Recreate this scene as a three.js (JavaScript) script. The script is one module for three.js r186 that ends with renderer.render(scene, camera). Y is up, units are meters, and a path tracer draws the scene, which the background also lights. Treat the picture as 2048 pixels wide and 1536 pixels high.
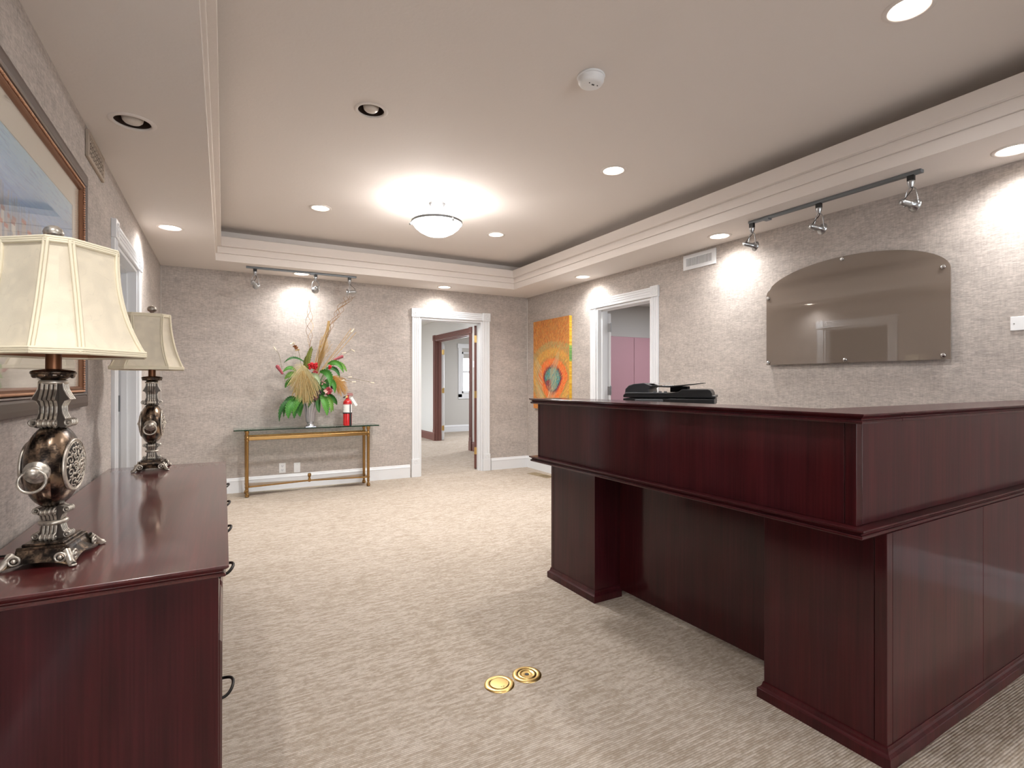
import * as THREE from 'three';
import { RoundedBoxGeometry } from 'three/addons/geometries/RoundedBoxGeometry.js';
import { mergeGeometries } from 'three/addons/utils/BufferGeometryUtils.js';
import { RectAreaLightUniformsLib } from 'three/addons/lights/RectAreaLightUniformsLib.js';

// ---------------------------------------------------------------- camera, sky, exposure
const scene = new THREE.Scene();
const camera = new THREE.PerspectiveCamera(72.42, 2048 / 1536, 0.03, 80);
camera.position.set(0, 1.212, 0);
camera.rotation.y = -THREE.MathUtils.degToRad(28.8);
camera.setViewOffset(2048, 1536, 0, 2, 2048, 1536);
scene.background = new THREE.Color(0.92, 0.96, 1.0);          // overcast daylight, seen only through the far windows
scene.backgroundIntensity = 4.7;
const renderer = new THREE.WebGLRenderer({ antialias: true });
renderer.toneMapping = THREE.LinearToneMapping;
renderer.toneMappingExposure = 1.5;
renderer.shadowMap.enabled = true;
RectAreaLightUniformsLib.init();
const WARM = new THREE.Color(1.0, 0.985, 0.97);
const TRAY_CD = 3.5, SOFFIT_CD = 2.7, BOWL_UP = 1.5, BOWL_DOWN = 7, BOWL_GLOW = 6, CAN_GLOW = 9;

// ---------------------------------------------------------------- helpers
function rng(seed) { let a = seed >>> 0; return () => { a = (a + 0x6D2B79F5) | 0; let t = Math.imul(a ^ (a >>> 15), 1 | a); t = (t + Math.imul(t ^ (t >>> 7), 61 | t)) ^ t; return ((t ^ (t >>> 14)) >>> 0) / 4294967296; }; }
const used = {};
function numbered(n) { used[n] = (used[n] ?? -1) + 1; return used[n] ? n + '_' + String(used[n]).padStart(3, '0') : n; }
function thing(name, label, category, [X, Y, Z] = [0, 0, 0], turn = 0, group) {       // Z is distance in front of the camera
  const o = new THREE.Group(); o.name = numbered(name); scene.add(o);
  o.position.set(X, Y, -Z); o.rotation.y = turn; o.userData = { label, category };
  if (group) o.userData.group = group;
  return o;
}
function structGroup(name, [X, Y, Z] = [0, 0, 0], turn = 0) {
  const o = new THREE.Group(); o.name = name; scene.add(o); o.position.set(X, Y, -Z); o.rotation.y = turn; o.userData = { kind: 'structure' }; return o;
}
function merge(gs) {
  const l = (Array.isArray(gs) ? gs : [gs]).flat(Infinity).map((g) => {
    const n = g.index ? g.toNonIndexed() : g.clone();
    for (const k of Object.keys(n.attributes)) if (!['position', 'normal', 'uv'].includes(k)) n.deleteAttribute(k);
    if (!n.attributes.normal) n.computeVertexNormals();
    if (!n.attributes.uv) n.setAttribute('uv', new THREE.BufferAttribute(new Float32Array(n.attributes.position.count * 2), 2));
    const P = n.attributes.position.array, N = n.attributes.normal.array, U = n.attributes.uv.array;   // winding follows the normals
    for (let i = 0; i < P.length; i += 9) {
      const ax = P[i + 3] - P[i], ay = P[i + 4] - P[i + 1], az = P[i + 5] - P[i + 2], bx2 = P[i + 6] - P[i], by = P[i + 7] - P[i + 1], bz = P[i + 8] - P[i + 2];
      const d = (ay * bz - az * by) * (N[i] + N[i + 3] + N[i + 6]) + (az * bx2 - ax * bz) * (N[i + 1] + N[i + 4] + N[i + 7]) + (ax * by - ay * bx2) * (N[i + 2] + N[i + 5] + N[i + 8]);
      if (d < 0) { for (let k = 0; k < 3; k++) { [P[i + 3 + k], P[i + 6 + k]] = [P[i + 6 + k], P[i + 3 + k]]; [N[i + 3 + k], N[i + 6 + k]] = [N[i + 6 + k], N[i + 3 + k]]; } const u = (i / 3) * 2; for (let k = 0; k < 2; k++) [U[u + 2 + k], U[u + 4 + k]] = [U[u + 4 + k], U[u + 2 + k]]; }
    }
    return n;
  });
  return l.length === 1 ? l[0] : mergeGeometries(l);
}
// box-projected uv in metres; swap exchanges the axes on upward faces so that grain can run along x
function boxUV(g, swap = false, off = [0, 0]) {
  g = merge(g);
  const p = g.attributes.position, uv = new Float32Array(p.count * 2), a = new THREE.Vector3(), b = new THREE.Vector3(), c = new THREE.Vector3();
  for (let i = 0; i < p.count; i += 3) {
    a.fromBufferAttribute(p, i); b.fromBufferAttribute(p, i + 1); c.fromBufferAttribute(p, i + 2);
    const n = b.clone().sub(a).cross(c.clone().sub(a)), x = Math.abs(n.x), y = Math.abs(n.y), z = Math.abs(n.z);
    [a, b, c].forEach((v, k) => {
      let s = v.x, t = v.y;
      if (x >= y && x >= z) { s = v.z; t = v.y; } else if (y >= z) { s = v.x; t = v.z; if (swap) [s, t] = [t, s]; }
      uv[(i + k) * 2] = s + off[0]; uv[(i + k) * 2 + 1] = t + off[1];
    });
  }
  g.setAttribute('uv', new THREE.BufferAttribute(uv, 2));
  return g;
}
function mesh(name, geos, mat, parent = scene, data) {
  const m = new THREE.Mesh(merge(geos), mat);
  m.name = parent === scene ? numbered(name) : name; m.castShadow = m.receiveShadow = true;
  if (data) Object.assign(m.userData, data);
  parent.add(m); return m;
}
// a part whose own origin is at `at`, numbered within its parent
function part(name, geos, mat, parent, label) {
  const n = parent.children.filter((c) => c.name.replace(/_\d{3}$/, '') === name).length;
  const m = mesh(n ? name + '_' + String(n).padStart(3, '0') : name, geos, mat, parent);
  if (label) m.userData.label = label;
  return m;
}
const at = (g, x, y, z) => g.translate(x, y, z);
// box by extents
function bx(x0, x1, y0, y1, z0, z1, r = 0) {
  const w = Math.abs(x1 - x0), h = Math.abs(y1 - y0), d = Math.abs(z1 - z0);
  const g = r ? new RoundedBoxGeometry(w, h, d, 2, Math.min(r, w / 2.1, h / 2.1, d / 2.1)) : new THREE.BoxGeometry(w, h, d);
  return g.translate((x0 + x1) / 2, (y0 + y1) / 2, (z0 + z1) / 2);
}
const cyl = (r0, r1, h, seg = 24, open = false) => new THREE.CylinderGeometry(r0, r1, h, seg, 1, open);
const lathe = (pts, seg = 40) => new THREE.LatheGeometry(pts.map((p) => new THREE.Vector2(p[0], p[1])), seg);
const tor = (R, r, a = 8, b = 32) => new THREE.TorusGeometry(R, r, a, b);
const sph = (r, a = 14, b = 10) => new THREE.SphereGeometry(r, a, b);
function tube(pts, r, seg = 24, rad = 8, closed = false) {
  return new THREE.TubeGeometry(new THREE.CatmullRomCurve3(pts.map((p) => new THREE.Vector3(...p)), closed, 'catmullrom', 0.5), seg, r, rad, closed);
}
function rod(a, b, r0, r1 = r0, seg = 8) {
  const A = new THREE.Vector3(...a), B = new THREE.Vector3(...b), d = B.clone().sub(A);
  const g = new THREE.CylinderGeometry(r1, r0, d.length(), seg);
  g.applyQuaternion(new THREE.Quaternion().setFromUnitVectors(new THREE.Vector3(0, 1, 0), d.normalize()));
  return g.translate((A.x + B.x) / 2, (A.y + B.y) / 2, (A.z + B.z) / 2);
}
// profile [[out, y], ...] carried along a mitred path [[x, z], ...]; outward is to the right of travel seen from above (side = 1)
function sweep(profile, path, { closed = false, side = 1, caps = true } = {}) {
  const n = path.length, P = [], out = [];
  const nrm = (i, j) => { const dx = path[j][0] - path[i][0], dz = path[j][1] - path[i][1], l = Math.hypot(dx, dz); return [-dz / l * side, dx / l * side]; };
  for (let i = 0; i < n; i++) {
    const prev = closed || i > 0 ? nrm((i - 1 + n) % n, i) : nrm(i, i + 1), next = closed || i < n - 1 ? nrm(i, (i + 1) % n) : prev;
    const k = 1 + prev[0] * next[0] + prev[1] * next[1];
    const m = [(prev[0] + next[0]) / k, (prev[1] + next[1]) / k];
    P.push(profile.map(([o, y]) => new THREE.Vector3(path[i][0] + m[0] * o, y, path[i][1] + m[1] * o)));
  }
  const tri = (a, b, c) => out.push(a.x, a.y, a.z, b.x, b.y, b.z, c.x, c.y, c.z);
  for (let i = 0; i < (closed ? n : n - 1); i++) {
    const A = P[i], B = P[(i + 1) % n];
    for (let j = 0; j < profile.length - 1; j++) {
      if (side > 0) { tri(A[j], A[j + 1], B[j]); tri(B[j], A[j + 1], B[j + 1]); } else { tri(A[j], B[j], A[j + 1]); tri(B[j], B[j + 1], A[j + 1]); }
    }
  }
  if (!closed && caps) for (const [E, f] of [[P[0], 1], [P[n - 1], -1]]) {
    for (const t of THREE.ShapeUtils.triangulateShape(profile.map(([o, y]) => new THREE.Vector2(o, y)), [])) {
      if (f * side > 0) tri(E[t[0]], E[t[2]], E[t[1]]); else tri(E[t[0]], E[t[1]], E[t[2]]);
    }
  }
  const g = new THREE.BufferGeometry(); g.setAttribute('position', new THREE.Float32BufferAttribute(out, 3)); g.computeVertexNormals();
  return boxUV(g);
}
function extrude(pts, depth, bevel = 0, holes = []) {
  const s = !Array.isArray(pts) ? pts : new THREE.Shape(pts.map((p) => new THREE.Vector2(p[0], p[1])));
  s.holes.push(...holes);
  return new THREE.ExtrudeGeometry(s, { depth, bevelEnabled: bevel > 0, bevelThickness: bevel, bevelSize: bevel, bevelOffset: -bevel, bevelSegments: 2, curveSegments: 24 });
}
// flat plan polygon [[x, z]] raised from y0 to y1
function slab(pts, y0, y1, holes = []) {
  const g = extrude(pts.map(([x, z]) => [x, -z]), y1 - y0, 0, holes);
  return g.rotateX(-Math.PI / 2).translate(0, y0, 0);
}

// ---------------------------------------------------------------- computed textures
function lattice(seed, nx, ny) {
  const r = rng(seed), a = new Float32Array(nx * ny); for (let i = 0; i < a.length; i++) a[i] = r();
  return (u, v) => {                                            // u, v in 0..1, periodic
    let x = u * nx, y = v * ny; const xi = Math.floor(x), yi = Math.floor(y); x -= xi; y -= yi; x = x * x * (3 - 2 * x); y = y * y * (3 - 2 * y);
    const x0 = ((xi % nx) + nx) % nx, x1 = (x0 + 1) % nx, y0 = ((yi % ny) + ny) % ny, y1 = (y0 + 1) % ny;
    return (a[y0 * nx + x0] * (1 - x) + a[y0 * nx + x1] * x) * (1 - y) + (a[y1 * nx + x0] * (1 - x) + a[y1 * nx + x1] * x) * y;
  };
}
function dataTex(w, h, fn, size, srgb = true) {                 // fn(u, v, i, j) -> [r, g, b] 0..255 ; size = metres covered [w, h]
  const d = new Uint8Array(w * h * 4);
  for (let j = 0; j < h; j++) for (let i = 0; i < w; i++) {
    const c = fn((i + 0.5) / w, (j + 0.5) / h, i, j), k = (j * w + i) * 4;
    d[k] = Math.max(0, Math.min(255, c[0])); d[k + 1] = Math.max(0, Math.min(255, c[1])); d[k + 2] = Math.max(0, Math.min(255, c[2])); d[k + 3] = 255;
  }
  const t = new THREE.DataTexture(d, w, h, THREE.RGBAFormat);
  t.wrapS = t.wrapT = THREE.RepeatWrapping; t.magFilter = THREE.LinearFilter; t.minFilter = THREE.LinearMipmapLinearFilter; t.generateMipmaps = true;
  if (srgb) t.colorSpace = THREE.SRGBColorSpace;
  if (size) t.repeat.set(1 / size[0], 1 / size[1]);
  t.needsUpdate = true; return t;
}
function canvasTex(w, h, draw) {
  const c = document.createElement('canvas'); c.width = w; c.height = h; draw(c.getContext('2d'), w, h);
  const t = new THREE.CanvasTexture(c); t.colorSpace = THREE.SRGBColorSpace; t.anisotropy = 8; return t;
}

// woven taupe wallcovering: stretched mottling, fine horizontal yarns, faint vertical weave
let wallTex, wallBump;
{
  const S = 2048, r = rng(11), b1 = lattice(1, 9, 26), b2 = lattice(2, 64, 200), b3 = lattice(3, 120, 620), b4 = lattice(4, 420, 60), b5 = lattice(5, 200, 900);
  const yarn = new Float32Array(S * S);
  for (let k = 0; k < 1500; k++) {
    const y = Math.floor(r() * S), x0 = Math.floor(r() * S), len = 25 + r() * r() * 260, s = (r() < 0.72 ? 1 : -1) * (0.35 + 0.65 * r()), th = r() < 0.3 ? 2 : 1;
    for (let i = 0; i < len; i++) for (let t = 0; t < th; t++) { const f = Math.min(1, i / 12, (len - i) / 12); yarn[((y + t) % S) * S + ((x0 + i) % S)] += s * f; }
  }
  const tone = (u, v, i, j) => 0.26 * (b1(u, v) - 0.5) + 0.34 * (b2(u, v) - 0.5) + 0.44 * (b3(u, v) - 0.5) + 0.30 * (b4(u, v) - 0.5) + 0.42 * (b5(u, v) - 0.5);
  const grain = rng(77);
  wallTex = dataTex(S, S, (u, v, i, j) => {
    const t = 1 + 0.25 * tone(u, v, i, j) + 0.045 * yarn[j * S + i] + 0.11 * (grain() - 0.5);
    return [178 * t, 169 * t, 162.5 * t];
  }, [2.2, 2.2]);
  wallBump = dataTex(1024, 1024, (u, v, i, j) => { const t = 128 + 130 * (0.45 * (b3(u, v) - 0.5) + 0.3 * (b5(u, v) - 0.5)) + 46 * yarn[(j * 2) * S + i * 2]; return [t, t, t]; }, [2.2, 2.2], false);
}
// ribbed loop carpet: rows along x, broken into pale and brown lengths
let carpetTex, carpetBump;
{
  const S = 2048, M = 2.4, rows = 282, r = rng(21), p1 = lattice(31, 7, 9), p2 = lattice(32, 26, 30), along = lattice(33, 56, rows), fine = lattice(34, 190, rows), g = rng(35);
  const off = Float32Array.from({ length: rows }, () => r());
  carpetTex = dataTex(S, S, (u, v, i, j) => {
    const q = v * rows, row = Math.floor(q), f = q - row, ridge = Math.sin(Math.PI * f);
    const a = along(u + off[row] * 3.7, (row + 0.0) / rows), b = fine(u + off[row] * 1.3, row / rows);
    let m = a * 0.62 + b * 0.48 + 0.12 * (p1(u, v) - 0.5) + 0.06 * (p2(u, v) - 0.5) - 0.05;
    m = Math.max(0, Math.min(1, (m - 0.22) / 0.56));
    const k = (0.74 + 0.26 * Math.sqrt(ridge)) * (1 + 0.20 * (g() - 0.5));
    return [(171 + 29 * m) * k, (156 + 32 * m) * k, (139 + 36 * m) * k];
  }, [M, M]);
  carpetBump = dataTex(1024, 1024, (u, v) => { const t = 70 + 150 * Math.sin(Math.PI * ((v * rows) % 1)) * (0.7 + 0.3 * g()); return [t, t, t]; }, [M, M], false);
}
// red mahogany veneer, grain along v
let woodTex;
{
  const S = 1024, c1 = lattice(41, 14, 2), c2 = lattice(42, 60, 5), c3 = lattice(43, 256, 14), c4 = lattice(44, 20, 9), g = rng(45);
  woodTex = dataTex(S, S, (u, v) => {
    const s = 0.34 * (c1(u, v) - 0.5) + 0.3 * (c2(u, v) - 0.5) + 0.42 * (c3(u, v) - 0.5) + 0.40 * (c4(u, v) - 0.5) + 0.10 * (g() - 0.5), h = c1(u + 0.37, v) - 0.5;
    return [62 + 31 * s + 6 * h, 20 + 13 * s - 3 * h, 25 + 13 * s - 6 * h];
  }, [1.0, 2.2]);
}
const leatherTex = (() => {                                     // crumpled parchment of the lamp shades
  const a = lattice(51, 5, 5), b = lattice(52, 18, 16), c = lattice(53, 60, 60), g = rng(54);
  return dataTex(512, 512, (u, v) => { const w = b(u + 0.1 * a(u, v), v + 0.12 * a(v, u)); const t = 1 + 0.05 * (a(u, v) - 0.5) + 0.05 * (w - 0.5) - 0.045 * Math.max(0, 0.03 - Math.abs(w - 0.5)) / 0.03 * c(u, v) + 0.03 * (g() - 0.5); return [228 * t, 217 * t, 195 * t]; }, [0.3, 0.3]);
})();
const bronzeTex = (() => {                                      // silver-bronze finish rubbed through to black
  const a = lattice(61, 6, 6), b = lattice(62, 19, 17), c = lattice(63, 70, 70);
  return dataTex(512, 512, (u, v) => { let t = 0.6 * a(u, v) + 0.35 * b(u, v) + 0.2 * c(u, v); t = Math.max(0, Math.min(1, (t - 0.46) / 0.34)); return [40 + 112 * t, 35 + 95 * t, 33 + 76 * t]; }, [0.22, 0.22]);
})();
const antiqueTex = (() => {                                     // pale antique silver with dark in the hollows
  const a = lattice(64, 9, 9), b = lattice(65, 34, 31);
  return dataTex(512, 512, (u, v) => { let t = 0.6 * a(u, v) + 0.5 * b(u, v); t = Math.max(0, Math.min(1, (t - 0.15) / 0.5)); return [142 + 66 * t, 136 + 64 * t, 128 + 60 * t]; }, [0.16, 0.16]);
})();
const plasterBump = (() => { const a = lattice(71, 90, 90), b = lattice(72, 210, 210); return dataTex(512, 512, (u, v) => { const t = 128 + 90 * (a(u, v) - 0.5) + 70 * (b(u, v) - 0.5); return [t, t, t]; }, [1.2, 1.2], false); })();

// ---------------------------------------------------------------- materials
const D = THREE.DoubleSide;
const std = (color, roughness = 0.6, o = {}) => new THREE.MeshStandardMaterial({ color, roughness, side: D, ...o });
const phy = (color, roughness = 0.4, o = {}) => new THREE.MeshPhysicalMaterial({ color, roughness, side: D, ...o });
const M = {
  wall: std('#ffffff', 0.85, { map: wallTex, bumpMap: wallBump, bumpScale: 0.0012 }),
  carpet: std('#ffffff', 1, { map: carpetTex, bumpMap: carpetBump, bumpScale: 0.003 }),
  ceiling: std('#e0d8d2', 0.9, { bumpMap: plasterBump, bumpScale: 0.0006 }),
  paint: std('#c6c4c0', 0.8),
  paintWhite: std('#dcdbd7', 0.8),
  white: phy('#e3e5e8', 0.38, { clearcoat: 0.3, clearcoatRoughness: 0.35 }),
  wood: phy('#ffffff', 0.45, { map: woodTex, clearcoat: 0.6, clearcoatRoughness: 0.12, specularIntensity: 0.15 }),
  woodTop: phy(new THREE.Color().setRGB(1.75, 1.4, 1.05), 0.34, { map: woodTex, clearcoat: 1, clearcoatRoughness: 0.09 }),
  woodTrim: phy('#6b4038', 0.4, { clearcoat: 0.5, clearcoatRoughness: 0.25 }),
  pinkWood: phy('#a8818a', 0.45, { clearcoat: 0.3, clearcoatRoughness: 0.4 }),
  brass: std('#a27f50', 0.27, { metalness: 1 }),
  brassBright: std('#d9b878', 0.3, { metalness: 1 }),
  nickel: std('#b9bcbf', 0.28, { metalness: 1 }),
  nickelDark: std('#85888b', 0.35, { metalness: 1 }),
  trackGrey: std('#7b8084', 0.45, { metalness: 0.5 }),
  black: std('#17181a', 0.45),
  blackMatt: std('#141210', 0.85),
  iron: std('#24211f', 0.42, { metalness: 0.7 }),
  chrome: std('#dfe2e4', 0.12, { metalness: 1 }),
  plastic: phy('#e8e9ea', 0.4),
  silverVase: std('#c2c6ce', 0.24, { metalness: 1 }),
};

// ---------------------------------------------------------------- room shell
const XL = -0.575, XR = 3.847, ZB = 6.537, ZN = -3.4, T = 0.14, SOF = 2.44, CEIL = 2.79;
const TRAY = { x0: -0.071, x1: 3.341, z0: 0.08, z1: 6.02 };
const struct = (name, geos, mat) => mesh(name, geos, mat, scene, { kind: 'structure' });
// a wall along x (Z fixed) or along Z (x fixed), pieces around its openings [[from, to, bottom, top]]
function wallPieces(dir, s0, s1, d0, d1, h, openings = []) {
  const g = [], put = (a, b, y0, y1) => { if (b - a > 0.001 && y1 - y0 > 0.001) g.push(dir === 'x' ? bx(a, b, y0, y1, -d0, -d1) : bx(d0, d1, y0, y1, -a, -b)); };
  let s = s0;
  for (const [a, b, y0, y1] of openings) { put(s, a, 0, h); put(a, b, 0, y0); put(a, b, y1, h); s = b; }
  put(s, s1, 0, h);
  return boxUV(g);
}
const WALLH = 2.86;
struct('wall_back', wallPieces('x', XL - T, XR + T, ZB, ZB + T, WALLH, [[2.228, 3.127, 0, 2.06]]), M.wall);
struct('wall_left', wallPieces('z', ZN, ZB, XL - T, XL, WALLH, [[3.91, 4.82, 0, 2.06]]), M.wall);
struct('wall_right', wallPieces('z', ZN, ZB, XR, XR + T, WALLH, [[4.027, 4.926, 0, 2.085]]), M.wall);
struct('wall_front', wallPieces('x', XL - T, XR + T, ZN - T, ZN, WALLH, [[0.2, 3.6, 0, 2.3]]), M.wall);
struct('floor', boxUV(bx(XL - T, XR + T, -0.06, 0, 3.54, -6.60)), M.carpet);
struct('floor_hall', boxUV(bx(-4, 9, -0.06, 0, -6.604, -12.72), false, [0.31, 0.87]), M.carpet);
struct('floor_side', boxUV([bx(XR + T + 0.002, 9, -0.06, 0, -1.5, -6.60), bx(-4, XL - T - 0.002, -0.06, 0, -1.5, -6.60)], false, [0.6, 0.2]), M.carpet);

const cans = [                                                  // X, Z, height, lit, label
  [-0.376, 3.026, SOF, false, 'unlit recessed downlight in the left soffit beside the lacy wall grille'],
  [-0.371, 4.931, SOF, true, 'lit recessed downlight in the left soffit by the left doorway'],
  [-0.374, 1.13, SOF, true, 'lit recessed downlight in the left soffit over the near end of the credenza'],
  [0.757, 1.13, CEIL, true, 'lit tray ceiling downlight overhead, just outside the top of the photo'],
  [0.748, 3.055, CEIL, false, 'unlit recessed downlight in the raised tray ceiling, dark ring round its bulb'],
  [0.765, 4.976, CEIL, true, 'lit tray ceiling downlight to the left of the frosted bowl light'],
  [2.536, 4.966, CEIL, true, 'lit tray ceiling downlight just right of the frosted bowl light'],
  [2.537, 3.05, CEIL, true, 'lit tray ceiling downlight below and right of the smoke detector'],
  [2.527, 1.129, CEIL, true, 'large bright tray ceiling downlight cut off by the top edge of the photo'],
  [3.645, 1.143, SOF, true, 'lit downlight in the right soffit at the right edge of the photo'],
  [3.63, 3.004, SOF, true, 'lit downlight in the right soffit between the white vent and the track light'],
  [3.639, 4.917, SOF, true, 'lit downlight in the right soffit above the doorway with pink cupboards'],
  [2.476, 6.295, SOF, true, 'lit downlight in the back soffit above the open back doorway'],
  [0.767, 6.306, SOF, true, 'lit downlight in the back soffit behind the rear track light'],
];
const circle = (x, y, r) => { const p = new THREE.Path(); p.absarc(x, y, r, 0, Math.PI * 2, true); return p; };
const holesAt = (h) => cans.filter((c) => c[2] === h).map((c) => circle(c[0], c[1], 0.077));
{
  const c = structGroup('ceiling');
  const rect = (x0, x1, z0, z1) => [[x0, -z0], [x1, -z0], [x1, -z1], [x0, -z1]];
  const tray = new THREE.Path(); tray.moveTo(TRAY.x0, TRAY.z0); tray.lineTo(TRAY.x1, TRAY.z0); tray.lineTo(TRAY.x1, TRAY.z1); tray.lineTo(TRAY.x0, TRAY.z1); tray.closePath();
  part('soffit', boxUV(slab(rect(XL, XR, ZN, ZB), SOF, SOF + 0.02, [tray, ...holesAt(SOF)])), M.ceiling, c);
  part('tray_panel', boxUV(slab(rect(XL, XR, ZN, ZB), CEIL, CEIL + 0.02, holesAt(CEIL))), M.ceiling, c);
  part('roof_deck', boxUV(bx(XL - T, XR + T, 2.95, 3.0, 3.54, -6.677)), M.ceiling, c);
  part('upper_wall', boxUV([bx(XL - T, XR + T, WALLH, 2.95, 3.54, 3.4), bx(XL - T, XR + T, WALLH, 2.95, -6.537, -6.677), bx(XL - T, XL, WALLH, 2.95, 3.4, -6.537), bx(XR, XR + T, WALLH, 2.95, 3.4, -6.537)]), M.ceiling, c);
  // stepped cornice round the tray opening: three boards, each standing further in
  const t = structGroup('trim_1');
  const loop = [[TRAY.x1, -TRAY.z0], [TRAY.x0, -TRAY.z0], [TRAY.x0, -TRAY.z1], [TRAY.x1, -TRAY.z1]];
  part('cornice_board', sweep([[0.0006, 2.4402], [0.0006, 2.513], [-0.0014, 2.515], [-0.05, 2.515], [-0.05, 2.47]], loop, { closed: true }), M.ceiling, t);
  part('cornice_board', sweep([[-0.05, 2.5155], [0.0145, 2.5155], [0.016, 2.517], [0.016, 2.578], [0.014, 2.58], [-0.05, 2.58]], loop, { closed: true }), M.ceiling, t);
  part('cornice_board', sweep([[-0.05, 2.5805], [0.0475, 2.5805], [0.049, 2.582], [0.049, 2.673], [0.047, 2.675], [-0.24, 2.675]], loop, { closed: true }), M.ceiling, t);
  part('cove_wall', sweep([[-0.212, 2.675], [-0.212, CEIL]], loop, { closed: true }), M.ceiling, t);
}
{
  const t = structGroup('trim_2');                              // pale caulk lines in the back corners
  part('corner_bead', bx(XR - 0.006, XR - 0.001, 1.33, 2.415, -ZB + 0.001, -ZB + 0.006), M.paintWhite, t);
  part('corner_bead', bx(XL + 0.001, XL + 0.005, 0.9, 2.43, -ZB + 0.001, -ZB + 0.005), M.paint, t);
}
const BASE = [[0, 0], [0.015, 0], [0.015, 0.128], [0.0185, 0.130], [0.0185, 0.135], [0.013, 0.145], [0.011, 0.158], [0.008, 0.165], [0, 0.165]];
{
  const b = structGroup('baseboard_back');
  part('board', sweep(BASE, [[XL, 4.93 * -1], [XL, -ZB], [2.096, -ZB]]), M.white, b);
  part('board', sweep(BASE, [[3.258, -ZB], [XR, -ZB], [XR, -5.055]]), M.white, b);
  const l = structGroup('baseboard_left'); part('board', sweep(BASE, [[XL, -ZN], [XL, -3.79]]), M.white, l);
  const r = structGroup('baseboard_right'); part('board', sweep(BASE, [[XR, -3.895], [XR, -ZN]]), M.white, r);
}

// fluted door casing; local x along the opening, y up, z out of the wall
function fluted(w, len) {                                       // board of width w (x 0..w), standing len tall
  const d = 0.02, p = [[0, 0], [0, d - 0.003], [0.003, d]];
  const n = 3, pitch = (w - 0.026) / n;
  for (let k = 0; k < n; k++) { const a = 0.013 + k * pitch + 0.003, b = a + pitch - 0.006; p.push([a, d], [a + 0.003, d - 0.006], [b - 0.003, d - 0.006], [b, d]); }
  p.push([w - 0.003, d], [w, d - 0.003], [w, 0]);
  return extrude(p.map(([x, y]) => [x, -y]), len).rotateX(-Math.PI / 2);   // x across, y up, z out
}
function rosette(s, d) {
  const g = [bx(0, s, 0, s, 0, d, 0.003)];
  g.push(at(tor(s * 0.34, s * 0.035, 8, 28), s / 2, s / 2, d), at(tor(s * 0.2, s * 0.03, 8, 24), s / 2, s / 2, d), at(sph(s * 0.1, 14, 8).scale(1, 1, 0.4), s / 2, s / 2, d));
  return g;
}
function doorway(name, pos, turn, w, h, mat, depth = T, lining = mat) {
  const g = structGroup(name, pos, turn), c = 0.1, s = 0.112, rv = 0.006;
  for (const x of [-c - rv, w + rv]) part('casing', boxUV(at(fluted(c, h - 0.22), x, 0.225, 0)), mat, g);
  const hd = fluted(c, w + 2 * rv).rotateZ(-Math.PI / 2);       // y -> x, x -> -y
  part('head_casing', boxUV(at(hd, -rv, h + rv + c, 0)), mat, g);
  for (const x of [-s - rv + 0.003, w + rv - 0.003]) {
    part('corner_block', boxUV(rosette(s, 0.027).map((q) => at(q, x, h + rv - 0.003, 0))), mat, g);
    part('plinth_block', boxUV([bx(x, x + s, 0, 0.165, 0, 0.03, 0.003), bx(x + 0.003, x + s - 0.003, 0.166, 0.235, 0, 0.025, 0.003), at(tor(0.022, 0.004, 6, 20), x + s / 2, 0.2, 0.025)]), mat, g);
  }
  const t = 0.02;
  part('jamb', boxUV([bx(-0.001, t, 0, h, 0.003, -depth - 0.003), bx(w - t, w + 0.001, 0, h, 0.003, -depth - 0.003), bx(t, w - t, h - t, h + 0.001, 0.003, -depth - 0.003),
    bx(t, t + 0.012, 0, h - t, -0.055, -0.092), bx(w - t - 0.012, w - t, 0, h - t, -0.055, -0.092), bx(t, w - t, h - t - 0.012, h - t, -0.055, -0.092)]), lining, g);
  return g;
}
function leaf(parent, x, z, phi, w, h, mat, hinges, hmat, knob = true) {
  const l = new THREE.Group(); l.name = 'door_leaf'; l.position.set(x, 0, z); l.rotation.y = phi; parent.add(l);
  const panel = mesh('leaf_panel', boxUV([bx(0.004, w, 0.012, h - 0.03, -0.022, 0.022, 0.002), ...[[0.12, 0.95], [1.1, h - 0.18]].flatMap(([a, b]) => [1, -1].map((q) => bx(0.14, w - 0.14, a, b, q * 0.019, q * 0.026, 0.004)))]), mat, l);
  hinges.forEach((y, k) => { const m = mesh(k ? 'hinge_00' + k : 'hinge', [bx(-0.002, 0.004, y - 0.05, y + 0.05, -0.02, 0.02), at(cyl(0.007, 0.007, 0.104, 12), 0.0, y, 0.024), at(sph(0.008, 8, 6), 0, y + 0.055, 0.024), bx(-0.032, 0, y - 0.05, y + 0.05, 0.021, 0.025)], hmat, l); });
  if (knob) mesh('door_knob', [at(sph(0.028), w - 0.07, 0.95, 0.075), at(cyl(0.01, 0.01, 0.15, 10).rotateX(Math.PI / 2), w - 0.07, 0.95, 0), at(sph(0.028), w - 0.07, 0.95, -0.075), at(cyl(0.03, 0.03, 0.056, 18).rotateX(Math.PI / 2), w - 0.07, 0.95, 0)], hmat, l);
  return l;
}
const d1 = doorway('door_1', [2.228, 0, ZB], 0, 0.899, 2.06, M.white);
leaf(d1, 0.899 - 0.022, -T - 0.03, THREE.MathUtils.degToRad(58), 0.85, 2.05, M.woodTrim, [1.83, 1.05, 0.26], M.brassBright);
const d2 = doorway('door_2', [XR, 0, 4.926], -Math.PI / 2, 0.899, 2.085, M.white);
leaf(d2, 0.014, -T - 0.028, THREE.MathUtils.degToRad(141.5), 0.85, 2.07, M.white, [1.87, 1.12, 0.26], M.nickel);
const d3 = doorway('door_3', [XL, 0, 3.91], Math.PI / 2, 0.91, 2.06, M.white);
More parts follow.
